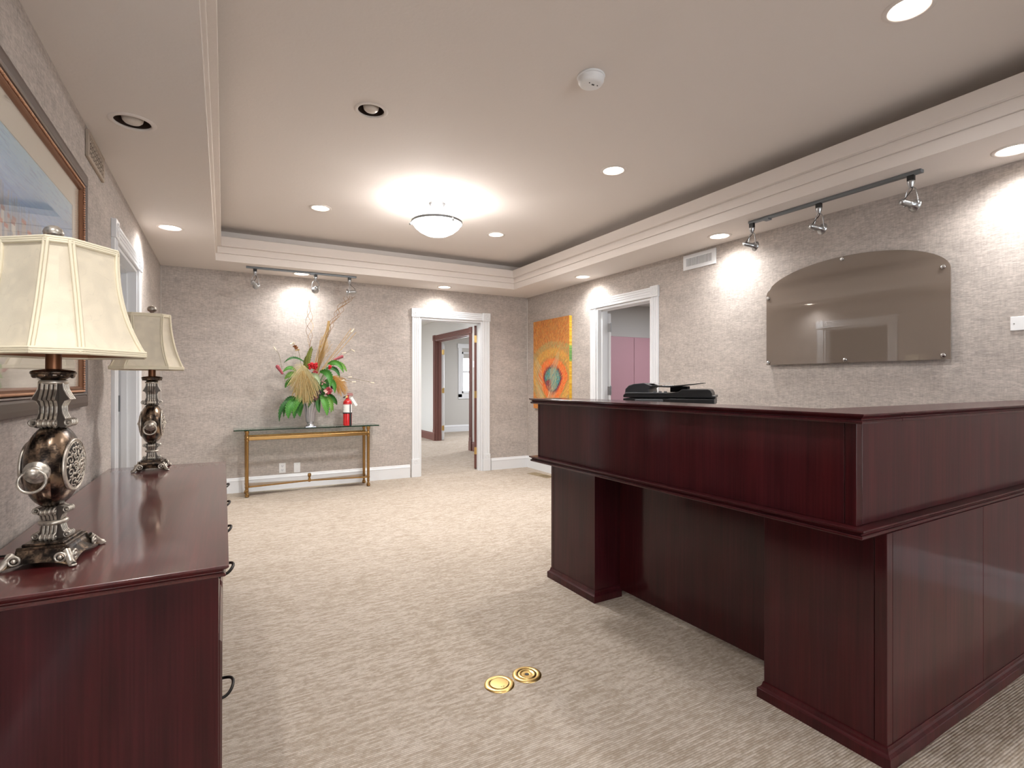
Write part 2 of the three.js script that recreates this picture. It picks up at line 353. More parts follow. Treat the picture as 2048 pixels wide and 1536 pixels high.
part('strike_plate', bx(0.91 - 0.024, 0.91 - 0.0195, 1.0, 1.12, -0.098, -0.128), M.nickelDark, d3);
leaf(d3, 0.02, -T - 0.03, THREE.MathUtils.degToRad(100), 0.85, 2.05, M.white, [1.83, 1.05, 0.26], M.nickel);

// ---- the hall and the two rooms that the open doors show
struct('wall_hall', [wallPieces('z', ZB + T, 12.6, XR + 0.044, XR + 0.164, 2.5, [[8.66, 10.40, 0, 2.1]])], M.paint);
struct('wall_hall_left', wallPieces('z', ZB + T, 12.6, 1.86, 1.98, 2.5, [[9.9, 11.8, 0.25, 2.1]]), M.paint);
struct('wall_hall_end', wallPieces('x', 1.86, 4.05, 12.6, 12.72, 2.5), M.paint);
struct('ceiling_hall', bx(1.86, 9, 2.5, 2.6, -ZB - T, -12.72), M.paintWhite);
struct('wall_office', [wallPieces('x', 4.01, 7.6, 12.15, 12.29, 2.5, [[5.24, 6.14, 0.955, 1.995]]), wallPieces('x', 4.01, 7.6, 7.6, 7.72, 2.5), wallPieces('z', 7.6, 12.29, 7.6, 7.72, 2.5)], M.paint);
struct('wall_side_room', [wallPieces('x', XR + T, 8.2, 6.35, 6.45, 2.5), wallPieces('z', 2.0, 6.45, 8.2, 8.3, 2.5), wallPieces('x', XR + T, 8.2, 2.0, 2.1, 2.5)], M.paint);
struct('ceiling_side_room', bx(XR + T, 8.3, 2.44, 2.54, -2.0, -6.45), M.paintWhite);
struct('wall_left_room', [wallPieces('x', -3.4, XL - T, 6.3, 6.4, 2.5), wallPieces('x', -3.4, XL - T, 2.4, 2.5, 2.5), wallPieces('z', 2.4, 6.4, -3.5, -3.4, 2.5)], M.paint);
struct('ceiling_left_room', bx(-3.5, XL - T, 2.5, 2.6, -2.4, -6.4), M.paintWhite);
{
  const b = structGroup('baseboard_hall');
  part('board', sweep(BASE, [[XR + 0.044, -8.53], [XR + 0.044, -ZB - T]], {}), M.woodTrim, b);
  part('board', sweep(BASE, [[XR + 0.044, -12.6], [XR + 0.044, -10.53]], {}), M.woodTrim, b);
  part('board', sweep(BASE, [[4.01, -12.15], [7.6, -12.15]]), M.white, b);
  const d4 = doorway('door_4', [XR + 0.044, 0, 10.40], -Math.PI / 2, 1.74, 2.1, M.woodTrim, 0.12);
  leaf(d4, 0.0, -0.16, THREE.MathUtils.degToRad(158), 0.84, 2.08, M.white, [1.86, 1.05, 0.26], M.brassBright, false);
  // office sash window
  const w = structGroup('window_1', [5.24, 0.955, 12.15]);
  const fw = 0.9, fh = 1.04;
  part('casing', boxUV([bx(-0.1, 0, -0.1, fh + 0.1, 0, 0.022, 0.003), bx(fw, fw + 0.1, -0.1, fh + 0.1, 0, 0.022, 0.003), bx(-0.12, fw + 0.12, fh + 0.09, fh + 0.2, 0, 0.03, 0.003), bx(-0.1, fw + 0.1, -0.14, -0.02, 0, 0.022, 0.003)]), M.white, w);
  part('sash', [bx(0, fw, 0, 0.05, -0.06, -0.02), bx(0, fw, fh - 0.05, fh, -0.06, -0.02), bx(0, 0.05, 0, fh, -0.06, -0.02), bx(fw - 0.05, fw, 0, fh, -0.06, -0.02), bx(0.05, fw - 0.05, 0.51, 0.565, -0.06, -0.015)], M.white, w);
  const glass = phy('#ffffff', 0.02, { transmission: 1, thickness: 0 });
  part('pane', bx(0.05, fw - 0.05, 0.05, 0.51, -0.045, -0.041), glass, w); part('pane', bx(0.05, fw - 0.05, 0.565, fh - 0.05, -0.045, -0.041), glass, w);
  const sh = []; for (let k = 0; k < 5; k++) sh.push(at(cyl(0.014, 0.014, fw - 0.11, 10).rotateZ(Math.PI / 2), fw / 2, fh - 0.06 - k * 0.022, -0.02));
  part('blind', sh, M.paint, w);
  const w2 = structGroup('window_2', [1.98, 0.25, 9.9], Math.PI / 2);
  part('frame', [bx(0, 1.9, 0, 0.06, -0.08, -0.03), bx(0, 1.9, 1.79, 1.85, -0.08, -0.03), bx(0, 0.06, 0, 1.85, -0.08, -0.03), bx(1.84, 1.9, 0, 1.85, -0.08, -0.03), bx(0.92, 0.98, 0, 1.85, -0.08, -0.03)], M.white, w2);
  for (const [a, b2] of [[0.06, 0.92], [0.98, 1.84]]) part('pane', bx(a, b2, 0.06, 1.79, -0.056, -0.052), glass, w2);
}
{ // glazed entrance behind the camera
  const w = structGroup('window_3', [0.2, 0, ZN], 0), glass2 = phy('#ffffff', 0.02, { transmission: 1, thickness: 0 });
  part('frame', [...[0, 0.835, 1.67, 2.505, 3.34].map((x) => bx(x, x + 0.06, 0, 2.3, 0.03, 0.11)), bx(0, 3.4, 2.24, 2.3, 0.03, 0.11), bx(0, 3.4, 0, 0.16, 0.03, 0.11)], M.white, w);
  for (const x of [0.06, 0.895, 1.73, 2.565]) part('pane', bx(x, x + 0.775, 0.16, 2.24, 0.066, 0.072), glass2, w);
}
function ceilingPanel(X, Y, Z, w, d, label, power) {            // flat office light: glowing panel and an area light of its size
  const t = thing('ceiling_panel_light', label, 'ceiling light', [X, Y, Z]);
  part('frame', boxUV([bx(-w / 2 - 0.02, w / 2 + 0.02, -0.03, 0, -d / 2 - 0.02, -d / 2), bx(-w / 2 - 0.02, w / 2 + 0.02, -0.03, 0, d / 2, d / 2 + 0.02), bx(-w / 2 - 0.02, -w / 2, -0.03, 0, -d / 2, d / 2), bx(w / 2, w / 2 + 0.02, -0.03, 0, -d / 2, d / 2)]), M.white, t);
  part('diffuser', bx(-w / 2, w / 2, -0.022, -0.004, -d / 2, d / 2), std('#ffffff', 0.6, { emissive: '#fff6ea', emissiveIntensity: 2 }), t);
  const l = new THREE.RectAreaLight(0xf3f5fb, power, w, d); l.position.y = -0.035; l.rotation.x = -Math.PI / 2; t.add(l);
}
ceilingPanel(5.6, 2.44, 4.6, 1.1, 0.5, 'flat white ceiling light in the room with pink cupboards', 22);
ceilingPanel(2.9, 2.5, 8.2, 0.6, 0.6, 'flat white ceiling light in the hall beyond the back door', 18);
ceilingPanel(5.8, 2.5, 9.8, 0.6, 0.6, 'flat white ceiling light in the far office with the window', 50);
ceilingPanel(-2.0, 2.5, 4.4, 0.6, 0.6, 'flat white ceiling light in the room behind the left doorway', 3);

// ---------------------------------------------------------------- lights in the ceiling
for (const [X, Z, Y, lit, label] of cans) {
  const t = thing('recessed_downlight', label, 'downlight', [X, Y, Z], 0, 'recessed ceiling downlights');
  part('trim_ring', lathe([[0.074, 0.004], [0.073, -0.002], [0.078, -0.006], [0.09, -0.005], [0.096, -0.001], [0.096, 0.0005]], 48), M.ceiling, t);
  part('baffle', lathe([[0.0765, 0.0], [0.0755, 0.001], [0.074, 0.02], [0.07, 0.13], [0, 0.131]], 40), lit ? M.paintWhite : std('#3a2a22', 0.6), t);
  const bulb = lathe([[0, -0.009], [0.018, -0.008], [0.032, -0.003], [0.041, 0.006], [0.0445, 0.02], [0.042, 0.05], [0.03, 0.1], [0.028, 0.129]], 32);
  const bm = part('bulb', bulb, lit ? std('#ffffff', 0.5, { emissive: '#fff1e0', emissiveIntensity: CAN_GLOW }) : std('#cfc5bb', 0.35), t);
  if (lit) {
    const l = new THREE.SpotLight(WARM, Y === SOF ? SOFFIT_CD : TRAY_CD, 0, THREE.MathUtils.degToRad(80), 1, 2); l.position.set(0, -0.016, 0); l.target.position.set(0, -1, 0);
    l.castShadow = true; l.shadow.radius = 2.2; t.add(l, l.target);
  } else bm.rotation.z = 0;
}
{
  const t = thing('bowl_light', 'semi-flush ceiling light with frosted glass bowl, brushed nickel ring and three arms', 'ceiling light', [1.63, CEIL, 4.322]);
  part('canopy', lathe([[0, -0.05], [0.045, -0.05], [0.058, -0.04], [0.068, -0.028], [0.07, -0.02], [0.075, -0.018], [0.075, -0.008], [0.071, -0.006], [0.071, 0]], 40), M.nickel, t);
  part('stem', [at(cyl(0.012, 0.012, 0.13, 14), 0, -0.115, 0), at(cyl(0.028, 0.034, 0.03, 18), 0, -0.17, 0)], M.nickel, t);
  for (const a of [75, 195, 315]) {
    const c = Math.cos(a * Math.PI / 180), s = Math.sin(a * Math.PI / 180), P = (r, y) => [c * r, y, s * r];
    part('arm', [tube([P(0.05, -0.04), P(0.058, -0.08), P(0.085, -0.13), P(0.15, -0.17), P(0.2, -0.178), P(0.222, -0.186), P(0.227, -0.2)], 0.0065, 24, 8), at(sph(0.011, 10, 8), ...P(0.229, -0.206))], M.nickel, t);
  }
  part('ring', lathe([[0.217, -0.172], [0.2215, -0.172], [0.2215, -0.192], [0.217, -0.192], [0.217, -0.172]], 56), M.nickelDark, t);
  part('bowl', lathe([[0, -0.3], [0.05, -0.297], [0.1, -0.284], [0.15, -0.258], [0.19, -0.225], [0.213, -0.19], [0.2165, -0.166], [0.212, -0.164], [0.207, -0.19], [0.184, -0.222], [0.146, -0.252], [0.098, -0.278], [0.05, -0.29], [0, -0.293]], 56), phy('#ffffff', 0.5, { emissive: '#fff7ee', emissiveIntensity: BOWL_GLOW }), t);
  { const l = new THREE.SpotLight(WARM, BOWL_DOWN, 0, THREE.MathUtils.degToRad(86), 1, 2); l.position.y = -0.33; l.target.position.set(0, -3, 0); l.castShadow = true; l.shadow.radius = 6; t.add(l, l.target); }
  for (const a of [15, 135, 255]) {
    const c = Math.cos(a * Math.PI / 180) * 0.075, s = Math.sin(a * Math.PI / 180) * 0.075;
    part('bulb', at(lathe([[0, 0.045], [0.018, 0.04], [0.027, 0.022], [0.022, 0], [0.013, -0.03], [0.013, -0.05]], 18), c, -0.2, s), std('#ffffff', 0.5, { emissive: '#fff1e0', emissiveIntensity: 6 }), t);
    const l = new THREE.PointLight(WARM, BOWL_UP / 3, 0, 2); l.position.set(c, -0.185, s); l.castShadow = true; l.shadow.radius = 0.8; t.add(l);
  }
}
{
  const t = thing('smoke_detector', 'round white smoke detector on the tray ceiling', 'smoke detector', [1.655, CEIL, 2.167]);
  part('base', lathe([[0.069, 0], [0.072, -0.006], [0.069, -0.013], [0, -0.013]], 48), M.plastic, t);
  part('cover', lathe([[0.067, -0.013], [0.066, -0.03], [0.058, -0.043], [0.045, -0.05], [0, -0.052]], 48), M.plastic, t);
  part('sensor', [bx(-0.007, 0.007, -0.054, -0.0515, 0.012, 0.019), at(cyl(0.003, 0.003, 0.003, 10), -0.025, -0.0515, 0.02), at(cyl(0.003, 0.003, 0.003, 10), 0.026, -0.0515, 0.018)], M.black, t);
  part('tab', bx(-0.02, 0.02, -0.012, -0.002, -0.075, -0.066), M.plastic, t);
}

// ---------------------------------------------------------------- reception desk (local x into the desk, -z away from the camera)
{
  const t = thing('reception_desk', 'large dark red mahogany L-shaped reception desk with raised counter and moulded ledges', 'reception desk', [1.818, 0, 0.862], 0.024);
  const wd = M.wood, END = 1.99, q = (x0, x1, y0, y1, a0, a1, r = 0.002) => bx(x0, x1, y0, y1, -a0, -a1, r);
  const U = (g, o = [0, 0], s = false) => boxUV(g, s, o);
  // lower body
  part('corner_post', U(q(0.018, 0.0525, 0.02, 0.735, 0.018, 0.0545)), wd, t);
  part('front_panel', U(q(0.0185, 0.45, 0.02, 0.735, 0.056, 0.442), [0.2, 0.1]), wd, t);
  part('side_panel', U(q(0.054, 0.7525, 0.02, 0.735, 0.018, 0.05), [0.5, 0.4]), wd, t);
  part('side_panel', U(q(0.7545, END, 0.02, 0.735, 0.018, 0.05), [0.13, 0.9]), wd, t);
  part('modesty_panel', U(q(0.2, 0.222, 0.035, 0.735, 0.442, 1.462), [0.71, 0.3]), wd, t);
  part('front_panel', U(q(0.018, 0.22, 0.02, 0.735, 1.462, 1.86), [0.33, 0.6]), wd, t);
  part('end_panel', U(q(0.018, 0.45, 0.02, 0.735, 1.8615, 1.888), [0.6, 0.2]), wd, t);
  part('pedestal_side', U(q(0.2225, 0.45, 0.02, 0.735, 1.462, 1.49), [0.6, 0.2]), wd, t);
  const PL = [[-0.004, 0], [0.018, 0], [0.018, 0.034], [0.0165, 0.0365], [0.014, 0.038], [0.0085, 0.043], [0.005, 0.05], [0.0035, 0.058], [0.002, 0.062], [-0.004, 0.062]];
  part('plinth', sweep(PL, [[END, -0.018], [0.018, -0.018], [0.018, -0.442], [0.2, -0.442]], { side: -1 }), wd, t);
  part('plinth', sweep(PL, [[0.2, -1.462], [0.018, -1.462], [0.018, -1.888], [0.45, -1.888]], { side: -1 }), wd, t);
  // moulded edge shared by the worktop and the counter: o = 0 is the outermost line
  const edge = (T1) => [[-0.02, T1], [-0.001, T1], [0, T1 - 0.001], [0, T1 - 0.005], [-0.004, T1 - 0.009], [-0.010, T1 - 0.0125], [-0.0135, T1 - 0.016], [-0.0135, T1 - 0.0185], [-0.009, T1 - 0.0195], [-0.0065, T1 - 0.0225], [-0.0065, T1 - 0.027], [-0.009, T1 - 0.031], [-0.02, T1 - 0.032]];
  const e = 0.0198;
  const wtop = 0.766, path = [[END, -0.013], [-0.134, -0.013], [-0.134, -1.907], [0.46, -1.907]];
  part('worktop', U([sweep(edge(wtop), path, { side: -1 }), slab([[-0.134 + e, -0.013 - e], [END, -0.013 - e], [END, -0.74], [0.46, -0.74], [0.46, -1.907 + e], [-0.134 + e, -1.907 + e]], wtop - 0.0319, wtop - 0.0001)]), wd, t);
  // raised front
  const B0 = -0.095, A0 = 0.052;
  part('upper_post', U(q(B0, B0 + 0.034, wtop, 1.09, A0, A0 + 0.0345)), wd, t);
  part('upper_front_panel', U(q(B0 + 0.0004, B0 + 0.022, wtop, 1.09, A0 + 0.036, 1.845), [0.05, 0.77]), wd, t);
  part('upper_side_panel', U(q(B0 + 0.0355, END, wtop, 1.09, A0 + 0.0004, A0 + 0.022), [0.4, 0.55]), wd, t);
  part('upper_end_panel', U(q(B0, 0.085, wtop, 1.09, 1.8465, 1.867)), wd, t);
  part('upper_back_panel', U([q(0.065, 0.085, wtop, 1.09, 0.24, 1.8455), q(0.065, END, wtop, 1.09, 0.22, 0.2395)]), wd, t);
  const ct = 1.118, bc = 0.122;
  part('counter', U([sweep(edge(ct), [[bc - 0.001, -0.013], [-0.134, -0.013], [-0.134, -1.907], [bc, -1.907], [bc, -0.278]], { side: -1 }), slab([[-0.134 + e, -0.013 - e], [bc - e, -0.013 - e], [bc - e, -1.907 + e], [-0.134 + e, -1.907 + e]], ct - 0.0319, ct - 0.0001), bx(bc - e, bc - 0.001, ct - 0.032, ct - 0.0002, -0.033, -0.278)]), wd, t);
  part('counter', U([sweep(edge(ct), [[END, -0.013], [bc + 0.001, -0.013]], { side: -1 }), slab([[bc + 0.001, -0.013 - e], [END, -0.013 - e], [END, -0.27], [bc + 0.001, -0.27]], ct - 0.0319, ct - 0.0001)], [0, 0], true), wd, t);
}

// ---------------------------------------------------------------- credenza against the left wall
{
  const x0 = -0.555, x1 = 0.012, zn = 1.547, zf = 3.602, top = 0.74;
  const t = thing('credenza', 'low dark red mahogany credenza with two table lamps on its glossy top', 'credenza', [(x0 + x1) / 2, 0, (zn + zf) / 2]);
  const hx = (x1 - x0) / 2, hz = (zf - zn) / 2, wd = M.wood;
  const edge = [[-0.03, top], [-0.001, top], [0, top - 0.001], [0, top - 0.006], [-0.005, top - 0.011], [-0.012, top - 0.014], [-0.015, top - 0.018], [-0.015, top - 0.021], [-0.0095, top - 0.0225], [-0.007, top - 0.026], [-0.008, top - 0.0305], [-0.011, top - 0.032], [-0.03, top - 0.032]];
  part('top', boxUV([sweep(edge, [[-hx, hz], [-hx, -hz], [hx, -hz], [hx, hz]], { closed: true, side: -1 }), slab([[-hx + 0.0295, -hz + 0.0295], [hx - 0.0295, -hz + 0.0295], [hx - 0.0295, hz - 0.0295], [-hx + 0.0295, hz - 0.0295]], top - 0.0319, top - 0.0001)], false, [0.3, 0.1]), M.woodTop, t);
  const bxr = hx - 0.024, bz = hz - 0.022;
  part('end_panel', boxUV(bx(-hx + 0.02, bxr, 0.0, top - 0.032, bz - 0.022, bz, 0.002), false, [0.62, 0.3]), wd, t);
  part('end_panel', boxUV(bx(-hx + 0.02, bxr, 0.0, top - 0.032, -bz, -bz + 0.022, 0.002)), wd, t);
  part('carcass', boxUV([bx(-hx + 0.021, bxr - 0.012, 0.08, top - 0.033, -bz + 0.023, bz - 0.023), bx(-hx + 0.03, bxr - 0.05, 0, 0.08, -bz + 0.023, bz - 0.023)]), wd, t);
  const cw = (2 * bz - 0.05) / 4;
  const fx = bxr - 0.012;
  const pull = (zc, y, L, par) => {
    const pts = []; for (let i = 0; i <= 16; i++) { const s = (i / 16) * Math.PI; pts.push([fx + 0.013 + 0.037 * Math.sin(s) ** 0.8, y - 0.012 * Math.cos(2 * s) * 0.5, zc - (L / 2) * Math.cos(s)]); }
    const g = [tube(pts, 0.0045, 40, 8), ...[-1, 1].map((s) => at(cyl(0.008, 0.008, 0.006, 12).rotateZ(Math.PI / 2), fx + 0.014, y - 0.006, zc + s * L / 2))];
    mesh('pull', g, M.iron, par).userData.label = 'dark iron bow pull';
  };
  for (let k = 0; k < 4; k++) {
    const a = bz - 0.025 - k * cw - 0.003, b = a - cw + 0.006, zc = (a + b) / 2;
    const d = part('drawer', boxUV(bx(fx + 0.001, fx + 0.0125, 0.555, top - 0.037, b, a, 0.002)), wd, t); pull(zc, 0.645, 0.11, d);
    const w = part(k ? 'door' : 'drawer', boxUV([bx(fx + 0.001, fx + 0.0125, 0.085, 0.548, b, a, 0.002), sweep([[0, 0], [0.006, 0.006], [0.02, 0.008], [0.03, 0.003], [0.03, 0]], [[b + 0.05, -0.14], [a - 0.05, -0.14], [a - 0.05, -0.49], [b + 0.05, -0.49]], { closed: true }).rotateX(Math.PI / 2).rotateY(Math.PI / 2).scale(1, 1, -1).translate(fx + 0.012, 0, 0)]), wd, t); if (!k) pull(zc, 0.283, 0.12, w);
  }
}

// ---------------------------------------------------------------- ornate table lamps
const parch = std('#ffffff', 0.75, { map: leatherTex });
const trimM = std('#e6dcc3', 0.8), lining = std('#8a5a3c', 0.6), bronze = std('#ffffff', 0.24, { map: bronzeTex, metalness: 0.85 }), antique = std('#ffffff', 0.36, { map: antiqueTex, metalness: 0.75 }), darkM = std('#5a524c', 0.4, { metalness: 0.7 }), rodM = std('#7a5138', 0.4, { metalness: 0.8 });
function scroll(points, w, vol) {                               // bracket of outline (r, y): dark body, bright fluted face and rolled ends
  const body = [at(extrude(points, w), 0, 0, -w / 2)], face = [];
  for (const k of [-1.5, -0.5, 0.5, 1.5]) face.push(at(extrude(points.map(([r, y]) => [r > 0.016 ? r + 0.0028 : r, y]), w * 0.12, 0.0008), 0, 0, k * w * 0.27 - w * 0.06));
  for (const [r, y, R] of vol) face.push(...[-1.5, -0.5, 0.5, 1.5].map((k) => at(tor(R * 0.8, R * 0.28, 7, 18), r, y, k * w * 0.3)), at(cyl(R * 0.8, R * 0.8, w, 18).rotateX(Math.PI / 2), r, y, 0), ...[-1, 1].map((s) => at(sph(R * 0.35, 8, 6), r, y, s * w * 0.52)));
  return [body, face];
}
function makeLamp(pos, turn, shadeTurn, label, shift) {
  const t = thing('table_lamp', label, 'table lamp', pos, turn, 'ornate table lamps');
  // square foot on four scrolled corners
  const N = 48, S = 8, pp = [], idx = [];
  for (let j = 0; j <= S; j++) for (let i = 0; i <= N; i++) {
    const a = (i / N) * Math.PI * 2, c = Math.cos(a), s = Math.sin(a), k = 1 / Math.max(Math.abs(c), Math.abs(s)), corner = (k - 1) / 0.4142;
    const f = j / S, r = 0.048 + 0.017 * f ** 1.6 + 0.006 * corner * f ** 3, y = 0.044 * (1 - f) + f * 0.015 * (1 - corner ** 1.5);
    pp.push(r * k * c * 1.1, y, r * k * s * 1.42);
    if (i < N && j < S) { const q = j * (N + 1) + i; idx.push(q, q + 1, q + N + 1, q + 1, q + N + 2, q + N + 1); }
  }
  const skirt = new THREE.BufferGeometry(); skirt.setAttribute('position', new THREE.Float32BufferAttribute(pp, 3)); skirt.setIndex(idx); skirt.computeVertexNormals();
  part('foot', boxUV([skirt, bx(-0.053, 0.053, 0.041, 0.05, -0.069, 0.069, 0.003), bx(-0.045, 0.045, 0.049, 0.056, -0.06, 0.06, 0.003), bx(-0.064, 0.064, 0.016, 0.02, -0.084, 0.084, 0.001)]), bronze, t);
  const curls = [];
  for (const sx of [-1, 1]) for (const sz of [-1, 1]) {
    curls.push(at(tor(0.011, 0.0032, 8, 20), sx * 0.047, 0.023, sz * 0.09), at(sph(0.006, 10, 8), sx * 0.047, 0.023, sz * 0.09), at(tor(0.011, 0.0032, 8, 20).rotateY(Math.PI / 2), sx * 0.069, 0.023, sz * 0.066), at(sph(0.006, 10, 8), sx * 0.069, 0.023, sz * 0.066));
    curls.push(tube([[sx * 0.055, 0.036, sz * 0.074], [sx * 0.064, 0.022, sz * 0.086], [sx * 0.071, 0.01, sz * 0.095], [sx * 0.078, 0.0045, sz * 0.102]], 0.0085, 12, 8), at(sph(0.0085, 10, 8).scale(1, 0.5, 1), sx * 0.078, 0.0045, sz * 0.102));
  }
  part('foot_scrolls', boxUV(curls), antique, t);
  // lower stem: scrolls below and above a ring
  const low = [[0.004, 0.054], [0.033, 0.054], [0.036, 0.062], [0.024, 0.075], [0.02, 0.092], [0.004, 0.094]], lowUp = [[0.004, 0.104], [0.02, 0.106], [0.024, 0.118], [0.034, 0.128], [0.036, 0.136], [0.02, 0.142], [0.004, 0.14]];
  const st = [at(cyl(0.019, 0.022, 0.1, 20), 0, 0.1, 0)];
  const sf = [];
  for (let k = 0; k < 4; k++) for (const [b, f] of [scroll(low, 0.032, [[0.034, 0.064, 0.0085]]), scroll(lowUp, 0.03, [[0.033, 0.131, 0.0085]])]) { st.push(...b.map((g) => g.rotateY(k * Math.PI / 2))); sf.push(...f.map((g) => g.rotateY(k * Math.PI / 2))); }
  mesh('flutes', boxUV(sf), antique, part('lower_stem', boxUV(st), darkM, t));
  part('collar', boxUV([at(tor(0.026, 0.0065, 10, 32).rotateX(Math.PI / 2), 0, 0.099, 0), at(cyl(0.027, 0.027, 0.007, 28), 0, 0.099, 0)]), antique, t);
  // flattened urn with pierced medallions on its broad sides and ring knockers on its ends
  part('urn', boxUV(at(sph(1, 40, 28).scale(0.057, 0.113, 0.099), 0, 0.25, 0)), bronze, t);
  for (const s of [-1, 1]) {
    const m = [tor(0.0675, 0.0036, 10, 48), tor(0.0625, 0.0018, 8, 44), at(tor(0.0115, 0.0028, 8, 20), 0, 0, 0.001), at(sph(0.0065, 12, 8), 0, 0, 0.001)];
    const curl = (cx, cy, R, b0, dir) => { const pts = []; for (let i = 0; i <= 16; i++) { const f = i / 16, q = R * (1 - 0.82 * f), b = b0 + dir * f * 7.6; pts.push([cx + Math.cos(b) * q, cy + Math.sin(b) * q, 0]); } m.push(tube(pts, R * 0.17, 28, 6)); };
    const lf = (r, a, k, tw) => m.push(at(sph(k, 9, 6).scale(1.6, 0.8, 0.5).rotateZ(a + tw), Math.cos(a) * r, Math.sin(a) * r, 0));
    for (let k = 0; k < 9; k++) { const a = (k / 9) * Math.PI * 2; curl(Math.cos(a) * 0.0475, Math.sin(a) * 0.0475, 0.0125, a + 1, k % 2 ? 1 : -1); lf(0.0475, a + 0.35, 0.0052, 1.2); lf(0.058, a + 0.35, 0.004, 0.3); lf(0.035, a + 0.3, 0.0045, -0.7); }
    for (let k = 0; k < 6; k++) { const a = (k / 6) * Math.PI * 2 + 0.2; curl(Math.cos(a) * 0.0245, Math.sin(a) * 0.0245, 0.0098, a - 0.5, k % 2 ? -1 : 1); lf(0.017, a + 0.5, 0.0042, 0); lf(0.028, a + 0.52, 0.0042, 0.6); }
    const dome = boxUV(m); { const q = dome.attributes.position; for (let i = 0; i < q.count; i++) { const d = Math.hypot(q.getX(i), q.getY(i)) / 0.0675; q.setZ(i, q.getZ(i) + 0.013 * (1 - d * d)); } }
    const md = mesh(s < 0 ? 'medallion_001' : 'medallion', dome.rotateY(s * Math.PI / 2).translate(s * 0.0465, 0.25, 0), antique, t);
    mesh('backing', boxUV(at(sph(1, 28, 14).scale(0.0155, 0.069, 0.069), s * 0.0425, 0.25, 0)), std('#2e2824', 0.6, { metalness: 0.5 }), md);
    part('knocker', boxUV([at(lathe([[0, 0.016], [0.012, 0.0145], [0.017, 0.008], [0.019, 0.003], [0.027, 0.0], [0.029, -0.006], [0.027, -0.012]], 28).rotateX(s * Math.PI / 2), 0, 0.245, s * 0.099), at(sph(0.0145, 16, 12), 0, 0.246, s * 0.115), at(tor(0.028, 0.0036, 8, 30).rotateX(-s * 0.25), 0, 0.226, s * 0.118)]), antique, t);
  }
  // upper stem
  const up = [[0.004, 0.352], [0.03, 0.352], [0.038, 0.357], [0.04, 0.364], [0.03, 0.376], [0.024, 0.392], [0.0235, 0.41], [0.03, 0.424], [0.041, 0.428], [0.034, 0.44], [0.027, 0.455], [0.025, 0.472], [0.004, 0.472]];
  const us = [at(cyl(0.018, 0.022, 0.12, 20), 0, 0.41, 0)];
  const uf = [];
  for (let k = 0; k < 4; k++) { const [b, f] = scroll(up, 0.036, [[0.0385, 0.366, 0.0105]]); us.push(...b.map((g) => g.rotateY(k * Math.PI / 2))); uf.push(...f.map((g) => g.rotateY(k * Math.PI / 2))); }
  mesh('flutes', boxUV(uf), antique, part('upper_stem', boxUV(us), darkM, t));
  part('collar', boxUV([at(tor(0.026, 0.0062, 10, 32).rotateX(Math.PI / 2), 0, 0.474, 0), at(cyl(0.028, 0.025, 0.01, 28), 0, 0.472, 0)]), antique, t);
  const cup = [lathe([[0.022, 0.478], [0.03, 0.484], [0.044, 0.492], [0.049, 0.498], [0.048, 0.503], [0.042, 0.506], [0.018, 0.51], [0, 0.511]], 40)];
  for (let k = 0; k < 10; k++) { const a = (k / 10) * Math.PI * 2; cup.push(at(sph(0.011, 10, 8).scale(0.5, 0.75, 1.25), 0.041, 0, 0).rotateY(a).translate(0, 0.493, 0)); }
  part('candle_cup', boxUV(cup), bronze, t);
  part('rod', boxUV(at(cyl(0.0165, 0.0175, 0.1, 24), 0, 0.558, 0)), rodM, t);
  part('socket', [at(cyl(0.018, 0.018, 0.06, 16), 0, 0.62, 0), at(lathe([[0, 0.06], [0.02, 0.052], [0.03, 0.03], [0.022, 0.004], [0.013, -0.02]], 20), 0, 0.68, 0), tube([[0.02, 0.6, 0], [0.07, 0.66, 0], [0.075, 0.74, 0], [0.03, 0.83, 0], [0, 0.84, 0], [-0.03, 0.83, 0], [-0.075, 0.74, 0], [-0.07, 0.66, 0], [-0.02, 0.6, 0]], 0.002, 50, 6)], M.brass, t);
  // bell shade: square with cut corners, eight panels, piped ribs, braided rims
  const sg = new THREE.Group(); sg.name = 'shade'; sg.rotation.y = shadeTurn; sg.position.set(shift, 0.548, 0); t.add(sg);
  const H = 0.29, half = (f) => 0.1 + 0.062 * (0.25 * f + 0.75 * f ** 2.4), cut = (f) => 0.024 + 0.024 * f;   // f = 0 top, 1 bottom
  const ring = (f, o) => { const h = half(f) + o, c = cut(f) + o * 0.41; const k = h - c * Math.SQRT2; return [[h, -k], [h, k], [k, h], [-k, h], [-h, k], [-h, -k], [-k, -h], [k, -h]]; };
  const rows = 16, shell = (o0, o1, side) => {
    const pos = [], ix = [];
    for (let j = 0; j <= rows; j++) { const f = j / rows; for (let i = 0; i <= 4; i++) { const A = ring(f, o0)[side], B = ring(f, o0)[(side + 1) % 8], s = i / 4, sag = Math.sin(Math.PI * s) * Math.sin(Math.PI * f) * o1; pos.push((A[0] + (B[0] - A[0]) * s) * (1 - sag), H * (1 - f), (A[1] + (B[1] - A[1]) * s) * (1 - sag)); if (i < 4 && j < rows) { const q = j * 5 + i; ix.push(q, q + 5, q + 1, q + 1, q + 5, q + 6); } } }
    const g = new THREE.BufferGeometry(); g.setAttribute('position', new THREE.Float32BufferAttribute(pos, 3)); g.setIndex(ix); g.computeVertexNormals(); return g;
  };
  for (let s = 0; s < 8; s++) mesh(s ? 'panel_00' + s : 'panel', boxUV(shell(0, 0.03, s), false, [s * 0.07, s * 0.03]), parch, sg);
  mesh('lining', [0, 1, 2, 3, 4, 5, 6, 7].map((s) => shell(-0.003, 0.03, s)), lining, sg);
